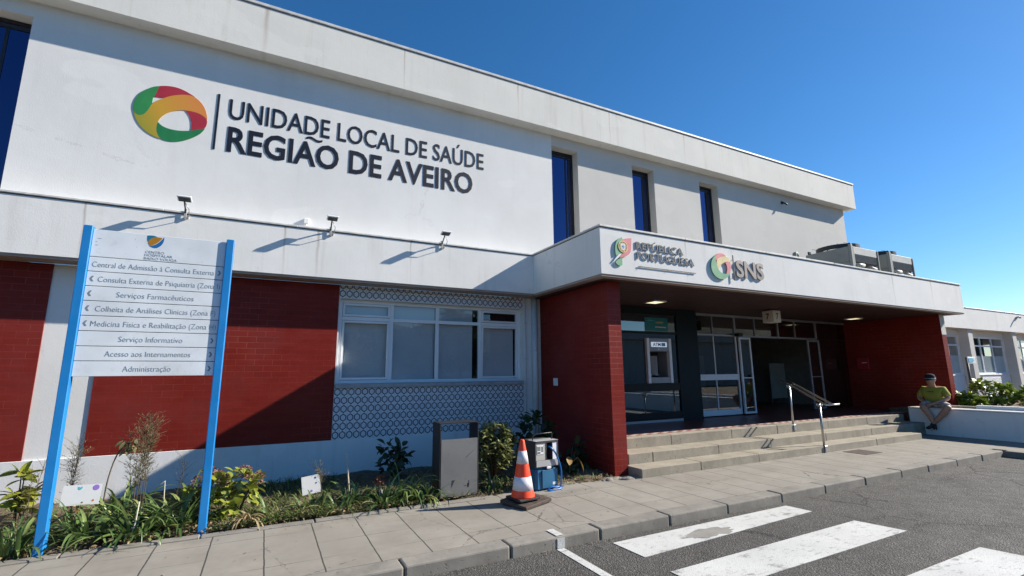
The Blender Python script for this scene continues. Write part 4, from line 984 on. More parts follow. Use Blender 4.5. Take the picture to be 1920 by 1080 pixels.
# ------------------------------------------------------------------ air conditioners on the canopy roof
def ac_unit(x, label, first=[None]):
    if first[0] is not None: return copy_tree(first[0], (x, 6.95, 3.86), None, label)
    r = thing('air_conditioner', (x, 6.95, 3.86), label, 'air conditioner', 'condenser units on the canopy roof'); first[0] = r
    x0, x1, y0, y1, zt = x-.64, x+.64, 6.40, 7.55, 4.80
    g = G(); g.box(x0, x1, y0+.06, y1, 4.40, zt, .015); g.box(x0, x0+.42, y0+.065, y1-.01, 4.02, 4.399, .008)
    bd = g.obj('body', 'ac', r)
    g = G(); g.box(x0-.012, x0+.075, y0-.005, y0+.06, 4.02, zt+.05, .01); g.obj('corner_post', 'ac', r)
    G().box(x0+.10, x0+.15, y0+.01, y0+.06, 4.05, zt+.01, .006).obj('corner_post', 'ac', r); G().box(x1-.03, x1+.01, y0+.005, y0+.058, 4.25, zt-.01, .006).obj('corner_post', 'ac', r)
    G().box(x0+.155, x1-.035, y0+.02, y0+.058, 4.60, zt+.005, .012).obj('front_panel', 'ac_light', r)
    g = G(); g.box(x0+.16, x1-.05, y0+.035, y0+.058, 4.405, 4.597)
    for k in range(6): g.box(x0+.17, x1-.06, y0+.022, y0+.036, 4.415+k*.03, 4.425+k*.03)
    g.obj('coil_grille', 'bin_dark', r)
    g = G(); g.tube([(x0+.2, y0+.03, 4.33), (x0+.55, y0+.03, 4.34)], .045, 10); g.tube([(x1-.45, y0+.05, 4.33), (x1-.12, y0+.05, 4.30)], .04, 10); g.obj('pipe', 'ac_light', r)
    G().box(x0+.43, x1-.1, y0+.30, y1-.1, 4.05, 4.38).obj('compressor_tray', 'box_dark', r)
    g = G()
    for xx in (x0+.2, x1-.12): g.box(xx, xx+.07, y0+.07, y0+.14, 3.862, 4.02 if xx < x else 4.398); g.box(xx, xx+.07, y1-.14, y1-.07, 3.862, 4.02 if xx < x else 4.398)
    g.obj('leg', 'ac', r)
    g = G(); R0 = .50; cx, cy = x-.05, y0+.62
    for r_, za, zb in ((R0, zt+.04, zt+.15),):
        n = 36
        for k in range(n):
            t0, t1 = 2*pi*k/n, 2*pi*(k+1)/n
            g.prism_xy([(cx+r_*cos(t0), cy+r_*sin(t0)), (cx+r_*cos(t1), cy+r_*sin(t1)), (cx+(r_-.03)*cos(t1), cy+(r_-.03)*sin(t1)), (cx+(r_-.03)*cos(t0), cy+(r_-.03)*sin(t0))], za, zb)
    for k in range(8): g.box(cx+(R0-.02)*cos(k*pi/4)-.012, cx+(R0-.02)*cos(k*pi/4)+.012, cy+(R0-.02)*sin(k*pi/4)-.012, cy+(R0-.02)*sin(k*pi/4)+.012, zt-.002, zt+.039)
    fan = g.obj('fan_ring', 'bin_dark', r)
    g = G()
    for k in range(5):
        t = 2*pi*k/5; g.box(cx+.06, cx+.44, cy-.07, cy+.07, zt+.05, zt+.056, rot=None)
        bmesh.ops.rotate(g.bm, cent=(cx, cy, zt), matrix=Matrix.Rotation(2*pi/5, 3, 'Z'), verts=g.bm.verts)
    for k in range(6): g.tube([(cx-.47, cy-.4+.16*k, zt+.155), (cx+.47, cy-.4+.16*k, zt+.155)], .004, 5)
    g.obj('fan_blade', 'box_dark', fan)
    g = G()
    for xx, yy in ((x0+.02, y0+.02), (x1-.2, y1-.1), (x0+.02, y1-.1)): g.box(xx, xx+.10, yy, yy+.05, zt+.012, zt+.09, .01)
    g.obj('lifting_lug', 'bin_dark', r)
    return r
ac_unit(13.62, 'grey rooftop air conditioner, the one nearer the upper wall with big dark fan ring')
ac_unit(15.46, 'grey rooftop air conditioner nearer the canopy end, half hidden behind its twin')
g = G().tube([(10.5, 6.35, 3.861), (10.5, 6.35, 4.22), (10.52, 6.35, 4.30), (10.56, 6.35, 4.32), (10.60, 6.35, 4.29), (10.61, 6.35, 4.20)], .045, 10)
tag(g.obj('roof_vent_pipe', 'ac'), 'short bent grey vent pipe at the front edge of canopy roof', 'vent pipe')

# ------------------------------------------------------------------ single storey wing
WG = thing('hospital_wing', (29, 9, 0), 'white single storey wing with blue framed windows beyond the entrance canopy', 'building')
PX = [19.2+4.05*i for i in range(6)]
holes = [(a+.86, a+4.05-.02, 1.50, 2.95) for a in PX[:5]]
G().wall(16.6, 40, 0, 3.175, 8.255, .3, holes).obj('wall', 'wall_white', WG)
G().box(16.9, 40, 7.88, 8.254, 3.18, 3.945).obj('fascia', 'fascia', WG)
G().box(16.9, 40, 7.865, 18, 3.95, 3.99, .005).obj('coping', 'alu_grey', WG)
G().box(16.6, 40, 8.26, 18, 3.18, 3.94).obj('roof', 'roofing', WG)
for a in PX: G().box(a, a+.37, 7.95, 8.254, 0, 3.178, .004).obj('pier', 'wall_greige', WG)
for h in holes:
    x0, x1, z0, z1 = h
    f = G().frame(x0+.003, x1-.003, z0+.003, z1-.003, 8.29, 8.35, .055)
    t = (x1-x0)/3
    for k in (1, 2): f.box(x0+k*t-.03, x0+k*t+.03, 8.292, 8.348, z0+.058, z1-.058)
    for k in range(3): f.box(x0+k*t+(.03 if k else .058), x0+(k+1)*t-(.03 if k < 2 else .058), 8.294, 8.346, 2.56, 2.62)
    o = f.obj('window', 'alu', WG)
    G().box(x0+.05, x1-.05, 8.31, 8.316, z0+.05, z1-.05).obj('pane', 'glass', o)
    G().box(x0+.06, x1-.06, 8.322, 8.326, z0+.02, 2.20).obj('blind', 'blind_pale', o)
    G().box(x0-.1, x1+.02, 8.20, 8.289, z0-.045, z0+.002, .005).obj('sill', 'white_flat', o)
    d = G(); d.quad((x0, 8.9, z0), (x1, 8.9, z0), (x1, 8.9, z1), (x0, 8.9, z1)); d.obj('room', 'glass_dark_in', o)
    c = G()
    for k in range(9): c.box(x0-.1, x1-.05, 8.225+random.uniform(0, .004), 8.254, .62+k*.092, .62+k*.092+.088, .003)
    c.obj('cladding', 'white_flat', WG)
sc = thing('security_camera', (27.75, 7.8, 3.75), 'small grey security camera on the fascia of the low wing', 'camera')
G().box(27.70, 27.80, 7.84, 7.879, 3.72, 3.82, .01).obj('bracket', 'alu_grey', sc); G().tube([(27.75, 7.85, 3.80), (27.72, 7.78, 3.81), (27.66, 7.72, 3.77)], .035, 10).obj('camera_body', 'alu_grey', sc)
sg = thing('small_blue_sign', (19.25, 6.7, 0), 'small blue and white sign on thin dark post before the low wing', 'sign')
G().tube([(19.25, 6.72, 0), (19.25, 6.72, 2.05)], .035, 8).obj('post', 'bin_dark', sg)
sp_ = G().box(19.15, 19.68, 6.66, 6.68, 1.86, 2.06, .004).obj('plate', 'signwhite', sg); G().prism_xz([(19.19, 1.90), (19.45, 1.90), (19.56, 1.96), (19.45, 2.02), (19.19, 2.02)], 6.652, 6.6595).obj('arrow_mark', 'skyblue', sp_)
# ------------------------------------------------------------------ planter wall at the right
pw = thing('planter_wall', (15.0, 2.5, 0), 'low white planter wall the person sits on, beside the steps', 'wall')
g = G().prism_xy([(14.75, -8), (15.22, -8), (15.22, 6.47), (14.75, 6.47)], 0, .715); g.obj('wall', 'planter', pw)
G().box(14.735, 15.225, -8, 6.475, .7155, .752, .006).obj('coping', 'cap', pw)
G().box(15.226, 15.40, -8, 5.30, .30, .83, .006).obj('upstand', 'planter', pw); G().box(15.226, 15.40, 5.302, 6.09, .30, .80, .006).obj('upstand', 'step', pw)
structure('planter_soil', G().box(15.401, 26, -8, 7.2, 0, .66), 'soil')

# ------------------------------------------------------------------ plants
class L_:
    def __init__(s, seed=0): s.v = []; s.f = []; s.r = random.Random(seed)
    def strip(s, rows):
        k = len(s.v); m = len(rows[0])
        for r in rows: s.v += [tuple(p) for p in r]
        for i in range(len(rows)-1):
            for j in range(m-1):
                a = k+i*m+j; s.f.append((a, a+1, a+m+1, a+m))
    def strap(s, base, az, L, w, e0, droop, n=7, fold=0.25):
        p = Vector(base); el = e0; rows = []; side0 = Vector((-sin(az), cos(az), 0)); tw = s.r.uniform(-.5, .5)
        for i in range(n+1):
            t = i/n; d = Vector((cos(el)*cos(az), cos(el)*sin(az), sin(el))); nrm = Vector((-sin(el)*cos(az), -sin(el)*sin(az), cos(el)))
            side = side0*cos(tw*t)+nrm*sin(tw*t)
            ww = w*0.5*max(0.06, min(1, 1.9*(1-t))**0.7)*(0.75+0.25*min(1, t*4))
            rows.append((p-side*ww, p-nrm*ww*fold, p+side*ww)); p = p+d*(L/n); el -= droop/n*(0.3+1.4*t)
        s.strip(rows)
    def leaf(s, base, d, L, w, bend=0.5, n=4, fold=0.2):
        d = Vector(d).normalized(); up = Vector((0, 0, 1)) if abs(d.z) < 0.95 else Vector((1, 0, 0))
        side = d.cross(up).normalized(); a = s.r.uniform(-.7, .7); nrm = side.cross(d)
        side, nrm = side*cos(a)+nrm*sin(a), nrm*cos(a)-side*sin(a)
        p = Vector(base); rows = []
        for i in range(n+1):
            t = i/n; ww = w*0.5*max(0.05, sin(pi*(0.06+0.92*t))**0.8)
            rows.append((p-side*ww+nrm*ww*fold, p, p+side*ww+nrm*ww*fold)); p = p+d*(L/n)
            d = (d-nrm*(bend/n)).normalized() if nrm.z > 0 else (d+nrm*(bend/n)).normalized(); nrm = side.cross(d)
        s.strip(rows)
    def twig(s, pts, r, n=5):
        g = G(); g.tube(pts, r, n); k = len(s.v); g.bm.verts.index_update()
        s.v += [tuple(v.co) for v in g.bm.verts]; s.f += [tuple(k+v.index for v in f.verts) for f in g.bm.faces]; g.bm.free()
    def obj(s, name, mat, parent=None, **kw):
        me = bpy.data.meshes.new(name); me.from_pydata(s.v, [], s.f)
        for p in me.polygons: p.use_smooth = True
        return link(name, me, mat, parent, **kw)
    def rv(s, a=1.0): return Vector((s.r.uniform(-a, a), s.r.uniform(-a, a), s.r.uniform(-a, a)))
ZB = 0.11
def strap_plant(x, y_, n, Lm, label, seed, dry=5, w=0.036):
    r = thing('strap_leaf_plant', (x, y_, ZB), label, 'plant', 'strap leaved plants along the bed')
    l = L_(seed); Lm *= l.r.uniform(.85, 1.15); w *= l.r.uniform(.8, 1.2)
    for i in range(int(n*2.1)):
        az = l.r.uniform(0, 2*pi); rad = l.r.uniform(0, .15)
        l.strap((x+rad*cos(az), y_+rad*sin(az), ZB-.03), az+l.r.uniform(-.5, .5), Lm*l.r.uniform(.55, 1.12), w*l.r.uniform(.6, 1.1), l.r.uniform(.6, 1.5), l.r.uniform(1.0, 3.3), 8)
    l.obj('leaves', 'strap', r)
    d = L_(seed+50)
    for i in range(dry):
        az = d.r.uniform(0, 2*pi); d.strap((x+.05*cos(az), y_+.05*sin(az), ZB-.02), az, Lm*d.r.uniform(.4, .75), w*.8, d.r.uniform(.2, .9), d.r.uniform(1.5, 3.2), 7, .6)
    if dry: d.obj('dry_leaves', 'strap_dry', r)
    return r
for i, (x, y_, n, Lm, lab) in enumerate((
    (-2.30, 6.35, 30, .58, 'strap leaved plant at the far left edge of the flower bed'),
    (-1.90, 6.16, 30, .52, 'strap leaved plant wrapping the foot of the left blue post'),
    (-1.40, 6.33, 30, .52, 'strap leaved plant in front of the white placard with purple dot'),
    (-1.30, 6.92, 24, .50, 'strap leaved plant at the back under the tall feathery weed'),
    (-1.02, 6.22, 30, .50, 'strap leaved plant at the pavement edge midway between the two blue posts'),
    (-0.70, 6.36, 30, .52, 'strap leaved plant just left of the right blue post'),
    (-0.64, 6.80, 22, .55, 'tall strap leaved plant behind the right blue post'),
    (-1.62, 6.72, 22, .50, 'strap leaved plant behind the left blue post, at the stick of the large white placard'),
    (-0.98, 6.62, 26, .50, 'strap leaved plant behind the straight pale stalk between the posts'),
    (-2.75, 6.6, 26, .55, 'strap leaved plant cut off by the left picture edge'),
    (0.18, 6.28, 12, .34, 'low strap leaved tuft in dry grass between the right blue post and small placard'),
    (0.92, 6.20, 14, .36, 'low strap leaved tuft at the pavement edge in front of the small placard'),
    (0.62, 6.40, 14, .38, 'sparse small strap leaved plant in front of the small white placard'),
    (1.12, 6.42, 26, .52, 'strap leaved plant under the bare white stalk'),
    (1.40, 6.14, 30, .52, 'strap leaved plant with a dark red flower head beside it'),
    (1.70, 6.26, 28, .48, 'strap leaved plant with yellowing stems left of the litter bin'),
    (1.93, 6.17, 28, .44, 'strap leaved plant touching the left side of the litter bin'),
    (2.88, 6.20, 22, .40, 'small strap leaved plant between the litter bin and the traffic cone'))):
    strap_plant(x, y_, n, Lm, lab, 100+i, dry=6 if i not in (12, 17) else 2, w=.038 if i < 10 else .032)
d = L_(9)
for i in range(26):
    az = d.r.uniform(.2, 2.4)+pi; d.strap((-.05+d.r.uniform(-.06, .06), 6.12+d.r.uniform(-.03, .03), .17), az+d.r.uniform(-1.4, 1.4), d.r.uniform(.18, .36), .022, d.r.uniform(.2, 1.0), d.r.uniform(1.5, 3.4), 8, .6)
d.obj('withered_plant', 'strap_dry', label='withered straw coloured clump drooping at pavement edge right of the sign', cat='plant')

def bush(name, x, y_, z0, rx, ry, h, n, L, w, mat, label, seed, group=None, stems=9, flowers=0, fmat='hydf', clusters=14, cat='shrub', rosette=0):
    r = thing(name, (x, y_, z0), label, cat, group); l = L_(seed); st = L_(seed+1)
    cl = []
    for k in range(clusters):
        a = l.r.uniform(0, 2*pi); q = l.r.uniform(.1, 1)**.6; zz = l.r.uniform(.28, 1)
        f_ = (1-zz**3*.45)
        cl.append(Vector((x+rx*q*cos(a)*f_, y_+ry*q*sin(a)*f_, z0+h*zz)))
    for k, c in enumerate(cl):
        if k < stems or rosette: st.twig([(x+(c.x-x)*.12, y_+(c.y-y_)*.12, z0), (x+(c.x-x)*.45, y_+(c.y-y_)*.45, z0+(c.z-z0)*.55), c], [.012, .009, .004])
        m_ = n//clusters
        for i in range(m_):
            if rosette:
                a = 2*pi*i/m_*2.4+l.r.uniform(-.3, .3); e = l.r.uniform(-.25, 1.2)
                dr_ = Vector((cos(a)*cos(e), sin(a)*cos(e), sin(e))); p = c+dr_*.01-Vector((0, 0, l.r.uniform(0, .10)))
            else:
                o = l.rv(1); o = o/max(.3, o.length)*l.r.uniform(.02, .12)*(rx/.35)
                p = c+o; dr_ = (o.normalized()+Vector(((c.x-x)/rx*.6, (c.y-y_)/ry*.6, .25))+l.rv(.5))
            l.leaf(p, dr_, L*l.r.uniform(.65, 1.15), w*l.r.uniform(.7, 1.2), l.r.uniform(.2, 1.1))
    l.obj('leaves', mat, r); st.obj('stems', 'stem', r)
    for k in range(flowers):
        c = sorted(cl, key=lambda q: -q.z+0.8*abs(q.y-y_))[k]+Vector((.03, -.05, .05)); fl = L_(seed+20+k)
        for i in range(90):
            o = fl.rv(1).normalized(); fl.leaf(c+o*.055, o+fl.rv(.6), .028, .026, .3, 2)
        fl.obj('flower_head', fmat, r)
    return r
bush('hydrangea', -.18, 6.47, .10, .25, .22, .50, 130, .135, .088, 'hyd', 'yellow green hydrangea with faded pink flower heads right of the right blue post', 300, 'hydrangeas', flowers=3, clusters=13, cat='plant')
bush('hydrangea', -.55, 6.74, .10, .18, .16, .48, 66, .085, .055, 'hyd', 'small hydrangea with faded flowers peeping out left of the right blue post', 320, 'hydrangeas', flowers=3, clusters=9, cat='plant')
bush('hydrangea', -2.22, 7.15, .10, .24, .2, .58, 66, .17, .085, 'hyd', 'hydrangea with long yellow green leaves at the far left of the bed', 340, 'hydrangeas', clusters=8, cat='plant', rosette=1)
bush('shaded_plant', 1.80, 7.40, .10, .26, .22, .50, 120, .13, .08, 'darkleaf', 'dark leafy plant in the shade below the blue patterned tiles', 360, clusters=12, cat='plant')
bush('variegated_shrub', 3.15, 6.74, .10, .42, .30, .84, 2500, .105, .028, 'shrub', 'dense variegated narrow leaved shrub between the bin and the sampler', 380, clusters=90, rosette=1)
bush('rubber_plant', 3.98, 6.98, .10, .30, .26, .92, 130, .16, .10, 'darkleaf', 'dark broad leaved plant standing in the corner behind the sampler', 400, clusters=13, cat='plant')
bush('shaded_plant', 4.42, 6.62, .10, .26, .22, .42, 80, .14, .09, 'darkleaf', 'low dark broad leaved plant against the shaded red wall right of sampler', 420, clusters=9, cat='plant')
l = L_(5); l.leaf((4.36, 6.30, .40), (.4, -.25, -1), .24, .14, .3); l.leaf((4.22, 6.34, .42), (-.2, -.4, -.3), .16, .10, .3)
l.twig([(4.27, 6.40, .1), (4.28, 6.40, .3), (4.36, 6.30, .41)], .006)
l.obj('yellowed_plant', 'ochreleaf', label='single big ochre leaf hanging by the shaded red wall near the sampler', cat='plant')
# wispy weeds
def wispy(x, y_, h, wd, nst, label, seed, dens=1.0, low=.35):
    r = thing('tall_weed', (x, y_, ZB), label, 'weed', 'tall wispy weeds'); st = L_(seed); lf = L_(seed+1)
    for k in range(nst):
        a = st.r.uniform(0, 2*pi); top = Vector((x+wd*.35*cos(a)*st.r.uniform(.2, 1), y_+wd*.3*sin(a), ZB+h*st.r.uniform(.75, 1)))
        b = Vector((x+st.r.uniform(-.05, .05), y_+st.r.uniform(-.05, .05), ZB-.03)); m_ = (b+top)/2+st.rv(.04); cv = cat_curve([b, m_, top], 6)
        st.twig(cv, [.004-.0025*i/len(cv) for i in range(len(cv))], 5)
        for p in cv[int(len(cv)*low):]:
            for q in range(int(4*dens)):
                t = (p.z-ZB)/h; o = Vector((lf.r.uniform(-1, 1), lf.r.uniform(-1, 1), lf.r.uniform(.2, 1.3))).normalized(); L = lf.r.uniform(.05, .15)*(.6+t)
                e = p+o*L; st.twig([p, p+o*L*.5+Vector((0, 0, .01)), e], [.0018, .0014, .0008], 4)
                for u in range(int(3*dens)): lf.leaf(p+o*L*lf.r.uniform(.2, 1), o+lf.rv(.8), lf.r.uniform(.018, .04), .006, .4, 2)
    st.obj('stems', 'stem', r); lf.obj('leaves', 'wild', r)
wispy(-1.17, 7.03, 1.17, .52, 9, 'tall feathery weed with dense bushy top between the sign posts', 500, 1.6, .45)
wispy(-1.80, 7.12, .80, .25, 4, 'thin wispy weed right of the left blue post, before the white placard', 520, 1.0, .2)
wispy(-2.05, 7.00, .75, .2, 2, 'thin wispy weed left of the left blue post', 540, .6, .2)
wispy(-.80, 7.25, .60, .2, 2, 'thin dark weed stalk against the white plinth behind the sign', 560, .6, .3)
wispy(.72, 6.75, .42, .12, 2, 'short weed with small leaf tuft rising over the small placard', 580, 1.0, .6)
r = thing('flower_stalk', (-1.53, 7.38, ZB), 'single thin brown stalk topped by a drooping leafy tuft against the wall', 'plant')
G().tube(cat_curve([(-1.56, 7.38, .08), (-1.55, 7.39, .45), (-1.50, 7.40, .74), (-1.42, 7.40, .88), (-1.36, 7.39, .90)]), .008, 6).obj('stem', 'stem', r)
l = L_(77)
for i in range(22): l.leaf(Vector((-1.38, 7.38, .88))+l.rv(.06), Vector((0, -.2, -.5))+l.rv(.8), .10, .04, .5)
l.obj('leaves', 'wild', r)
for i, (pts, lab) in enumerate(([[(1.13, 7.02, .08), (1.10, 7.03, .38), (1.07, 7.04, .64)], 'bare pale stalk standing alone in front of the shaded white plinth'],
    [[(-.86, 6.62, .1), (-.88, 6.62, .40), (-.885, 6.62, .55), (-.96, 6.60, .48)], 'bent pale stalk folded at the top between the sign posts'],
    [[(-1.05, 6.10, .08), (-1.02, 6.12, .28), (-1.01, 6.13, .46)], 'straight pale stalk at the pavement edge between the sign posts'])):
    tag(G().tube(pts, [.013, .011, .008, .006][:len(pts)] if i == 0 else .006, 7).obj('dry_stalk', 'stem_pale'), lab, 'dry stalk', 'dry stalks')
r = thing('red_flower', (1.37, 6.3, ZB), 'dark red withered flower head on short stem above the strap leaves', 'flower')
G().tube([(1.38, 6.28, .08), (1.37, 6.28, .34)], .006, 6).obj('stem', 'stem_pale', r)
l = L_(61)
for i in range(80):
    o = l.rv(1).normalized(); l.leaf(Vector((1.37, 6.28, .385))+o*.045, o+l.rv(.5), .03, .024, .3, 2)
l.obj('petals', 'redf', r)
# white placards
for (x0, x1, z0, z1, yy, tl, lab, big) in ((-1.815, -1.490, .335, .538, 6.90, -2, 'white handmade placard with purple dot and blue heart on a wooden stick', 1), (.525, .745, .185, .405, 6.90, 7, 'small tilted white placard standing in the shaded bed', 0)):
    r = thing('garden_placard', ((x0+x1)/2, yy, ZB), lab, 'placard', 'white placards in the flower bed'); rt = Euler((R(-8), R(-tl), 0))
    bd = G().box(x0, x1, yy, yy+.004, z0, z1, rot=rt).obj('board', 'white_flat', r)
    G().box((x0+x1)/2-.03, (x0+x1)/2-.005, yy+.006, yy+.016, .05, z0+.08).obj('stick', 'stick', r)
    marks = [('skyblue', -.02, .07, .02), ('purple', .115, .068, .028), ('orange', .11, -.06, .010), ('stem', .02, -.075, .008)] if big else [('cb_blue', .055, .075, .013), ('cb_blue', .06, .01, .010), ('purple', 0, -.075, .014)]
    c = Vector(((x0+x1)/2, yy+.002, (z0+z1)/2)); mm = Matrix.Translation(c) @ rt.to_matrix().to_4x4() @ Matrix.Translation(-c)
    for mt, dx, dz, rad in marks:
        if mt == 'skyblue': pts = [(c.x+dx+rad*1.0*math.copysign(abs(sin(t))**1.5, sin(t)), c.z+dz+rad*(.8*cos(t)-.3*cos(2*t)-.15*cos(3*t))) for t in [k*pi/10 for k in range(20)]]
        else: pts = [(c.x+dx+rad*cos(t), c.z+dz+rad*sin(t)) for t in [k*pi/8 for k in range(16)]]
        g = G().prism_xz(pts, yy-.0016, yy-.0004); bmesh.ops.transform(g.bm, matrix=mm, verts=g.bm.verts); g.obj('printed_mark', mt, bd)
# uncountable ground cover: dry litter and tiny weeds
l = L_(31)
for i in range(5200):
    x = l.r.uniform(-3.0, 4.8); y_ = 5.98+2.2*l.r.random()**1.7
    if l.r.random() < .35: x = l.r.gauss(.25, .5); y_ = 6.02+abs(l.r.gauss(0, .3))
    l.leaf((x, min(y_, 8.2), .135+l.r.uniform(-.02, .03)), (l.r.uniform(-1, 1), l.r.uniform(-1, 1), l.r.uniform(-.1, .5)), l.r.uniform(.02, .075), l.r.uniform(.006, .028), 1.2, 3, .5)
l.obj('dry_leaf_litter', 'litter', kind='stuff')
l = L_(32)
for i in range(1700):
    x = l.r.choice((l.r.uniform(-2.6, 4.6), l.r.gauss(.3, .45))); y_ = 6.0+2.1*l.r.random()**1.6
    for k in range(4): l.leaf((x+l.r.uniform(-.03, .03), min(y_, 8.2), .12), (l.r.uniform(-.8, .8), l.r.uniform(-.8, .8), l.r.uniform(.4, 1.4)), l.r.uniform(.04, .16), l.r.uniform(.005, .014), 1.0, 3)
l.obj('ground_weeds', 'weedgreen', kind='stuff')
l = L_(33)
for i in range(260):   # bits of grit and leaves blown on the pavement
    x = l.r.uniform(-2, 12.5); y_ = l.r.choice((l.r.uniform(4.5, 5.9), l.r.gauss(5.75, .08), l.r.gauss(4.17, .03)))
    z = .108 if 4.45 < y_ < 5.76 or x < 5 and y_ > 4.4 else (.008 if y_ < 4.2 else None)
    if z: l.leaf((x, y_, z+.004), (l.r.uniform(-1, 1), l.r.uniform(-1, 1), .1), l.r.uniform(.012, .035), .012, .8, 2)
l.obj('blown_litter', 'litter', kind='stuff')
# broken concrete rubble at the foot of the pillar and cement patch by the cone
g = G(); rr = random.Random(4)
for k in range(9):
    b = bmesh.new(); bmesh.ops.create_icosphere(b, subdivisions=2, radius=1)
    sx, sy, sz = rr.uniform(.05, .13), rr.uniform(.04, .08), rr.uniform(.015, .04); cx, cy = 4.62+k*.055+rr.uniform(-.03, .03), 6.0-.02*k+rr.uniform(-.05, .05)
    for v in b.verts: v.co = Vector((cx+v.co.x*sx*(1+rr.uniform(-.2, .2)), cy+v.co.y*sy*(1+rr.uniform(-.2, .2)), .105+v.co.z*sz*(1+rr.uniform(-.3, .3))))
    g.merge(b)
g.obj('concrete_rubble', 'kerb', kind='stuff')
structure('cement_patch', G().prism_xy([(3.75+.42*cos(t)*(1+.18*sin(3*t+1)), 5.60+.17*sin(t)*(1+.2*cos(2*t))) for t in [k*pi/12 for k in range(24)]], .104, .1095), 'kerb')
# shrubs in the planter
for i, (x, y_, rx, h, lab) in enumerate(((16.75, 5.95, .40, .42, 'low bright green shrub next to the right brick pillar in the raised planter'), (17.45, 5.75, .62, .72, 'tallest bright green broad leaved shrub in the raised planter'),
    (17.75, 4.95, .62, .60, 'bright green shrub in the raised planter in front of the tallest one'), (18.1, 4.2, .7, .60, 'bright green shrub at the right end of the raised planter'))):
    bush('planter_shrub', x, y_, .64, rx, rx, h, 420, .17, .085, 'bright', lab, 700+i*10, 'shrubs in the raised planter', clusters=30, rosette=1)

# ------------------------------------------------------------------ seated person
def skin_mesh(pts, edges, root, sub=2):
    me = bpy.data.meshes.new('skin'); me.from_pydata([p[0] for p in pts], edges, []); o = bpy.data.objects.new('skin', me); COL.objects.link(o)
    md = o.modifiers.new('skin', 'SKIN'); md.use_smooth_shade = True
    for i, p in enumerate(pts):
        r_ = p[1]; sv = me.skin_vertices[0].data[i]; sv.radius = r_ if isinstance(r_, tuple) else (r_, r_); sv.use_root = (i == root)
    s_ = o.modifiers.new('sub', 'SUBSURF'); s_.levels = s_.render_levels = sub
    dg = bpy.context.evaluated_depsgraph_get(); dg.update()
    out = bpy.data.meshes.new_from_object(o.evaluated_get(dg)); bpy.data.objects.remove(o)
    for p in out.polygons: p.use_smooth = True
    return out
P = thing('person', (15.0, 5.97, .752), 'person in yellow t-shirt and black cap sitting with crossed ankles on the planter wall', 'person')
SG = []; ED = []
def J(p, r, frm=None):
    SG.append((p, r)); i = len(SG)-1
    if frm is not None: ED.append((frm, i))
    return i
pel = J((15.03, 5.97, .84), .150); wa = J((15.02, 5.97, .97), .165, pel); ch = J((14.98, 5.97, 1.14), .16, wa); nb = J((14.93, 5.97, 1.255), .085, ch); nk = J((14.905, 5.965, 1.315), .070, nb)
jw = J((14.86, 5.96, 1.362), .080, nk); hd = J((14.862, 5.958, 1.435), .094, jw); tp = J((14.875, 5.958, 1.51), .072, hd)
ns = J((14.768, 5.955, 1.405), .013, hd)
for s_ in (-1, 1): J((14.878, 5.958+s_*.095, 1.425), .016, hd)
for s_ in (-1, 1):
    sh = J((14.97, 5.97+s_*.205, 1.20), .072, ch); el = J((14.90, 5.97+s_*.305, .985), .058, sh); wr = J((14.685, 5.97+s_*.085, .865), .030, el); pa = J((14.625, 5.97+s_*.040, .835), (.034, .022), wr)
    for k in range(4):
        f1 = J((14.585+.008*k, 5.97+s_*(.028-.004*k), .835-.014*k+.01), .0095, pa); J((14.572+.012*k, 5.97-s_*(.005+.003*k), .812-.016*k+.01), .0085, f1)
    t1 = J((14.625, 5.97+s_*.022, .868), .0105, pa); J((14.60, 5.97-s_*.004, .875), .009, t1)
    hp_ = J((14.97, 5.97+s_*.115, .845), .105, pel); kn = J((14.575, 5.83+s_*.265 if s_ > 0 else 5.575, .795), .078, hp_)
    cf = J((14.60, 5.99 if s_ > 0 else 5.72, .62), .076, kn); an = J((14.575, 5.90 if s_ > 0 else 5.935, .375), .042, cf)
body = link('body', skin_mesh(SG, ED, pel), 'skin', P)
sh_p = [((15.01, 5.97, .83), .185), ((14.99, 5.97, .97), .215), ((14.97, 5.97, 1.13), .190), ((14.935, 5.97, 1.245), .105), ((14.922, 5.968, 1.285), .075)]; sh_e = [(0, 1), (1, 2), (2, 3), (3, 4)]
for s_ in (-1, 1):
    k = len(sh_p); sh_p += [((14.97, 5.97+s_*.20, 1.195), .092), ((14.925, 5.97+s_*.268, 1.065), .083), ((14.912, 5.97+s_*.288, 1.02), .080)]; sh_e += [(2, k), (k, k+1), (k+1, k+2)]
link('t_shirt', skin_mesh(sh_p, sh_e, 0), 'shirt', P)
so_p = [((15.05, 5.97, .85), .150)]; so_e = []
for s_ in (-1, 1):
    k = len(so_p); kx = (14.575, 6.095 if s_ > 0 else 5.575, .795); so_p += [((14.95, 5.97+s_*.12, .842), .112), ((14.66, 5.97+s_*.12+(kx[1]-5.97-s_*.12)*.78, .812), .094), ((14.60, kx[1]-s_*.02, .803), .088)]; so_e += [(0, k), (k, k+1), (k+1, k+2)]
link('shorts', skin_mesh(so_p, so_e, 0), 'shorts', P)
for (a, b, c) in (((14.585, 5.915, .40), (14.575, 5.90, .325), (14.455, 5.855, .262)), ((14.58, 5.945, .41), (14.585, 5.945, .335), (14.50, 6.06, .262))):
    m_ = tuple((q+w_)/2 for q, w_ in zip(b, c)); m_ = (m_[0], m_[1], m_[2]-.008)
    sh_ = link('shoe', skin_mesh([(a, .043), (b, .048), (m_, .044), (c, .034)], [(0, 1), (1, 2), (2, 3)], 0), 'shoe', P)
    so_ = link('sole', skin_mesh([((b[0]+.02, b[1], b[2]-.043), (.012, .036)), ((m_[0], m_[1], m_[2]-.036), (.012, .038)), ((c[0]-.01, c[1], c[2]-.026), (.010, .028))], [(0, 1), (1, 2)], 0), 'sole', sh_)
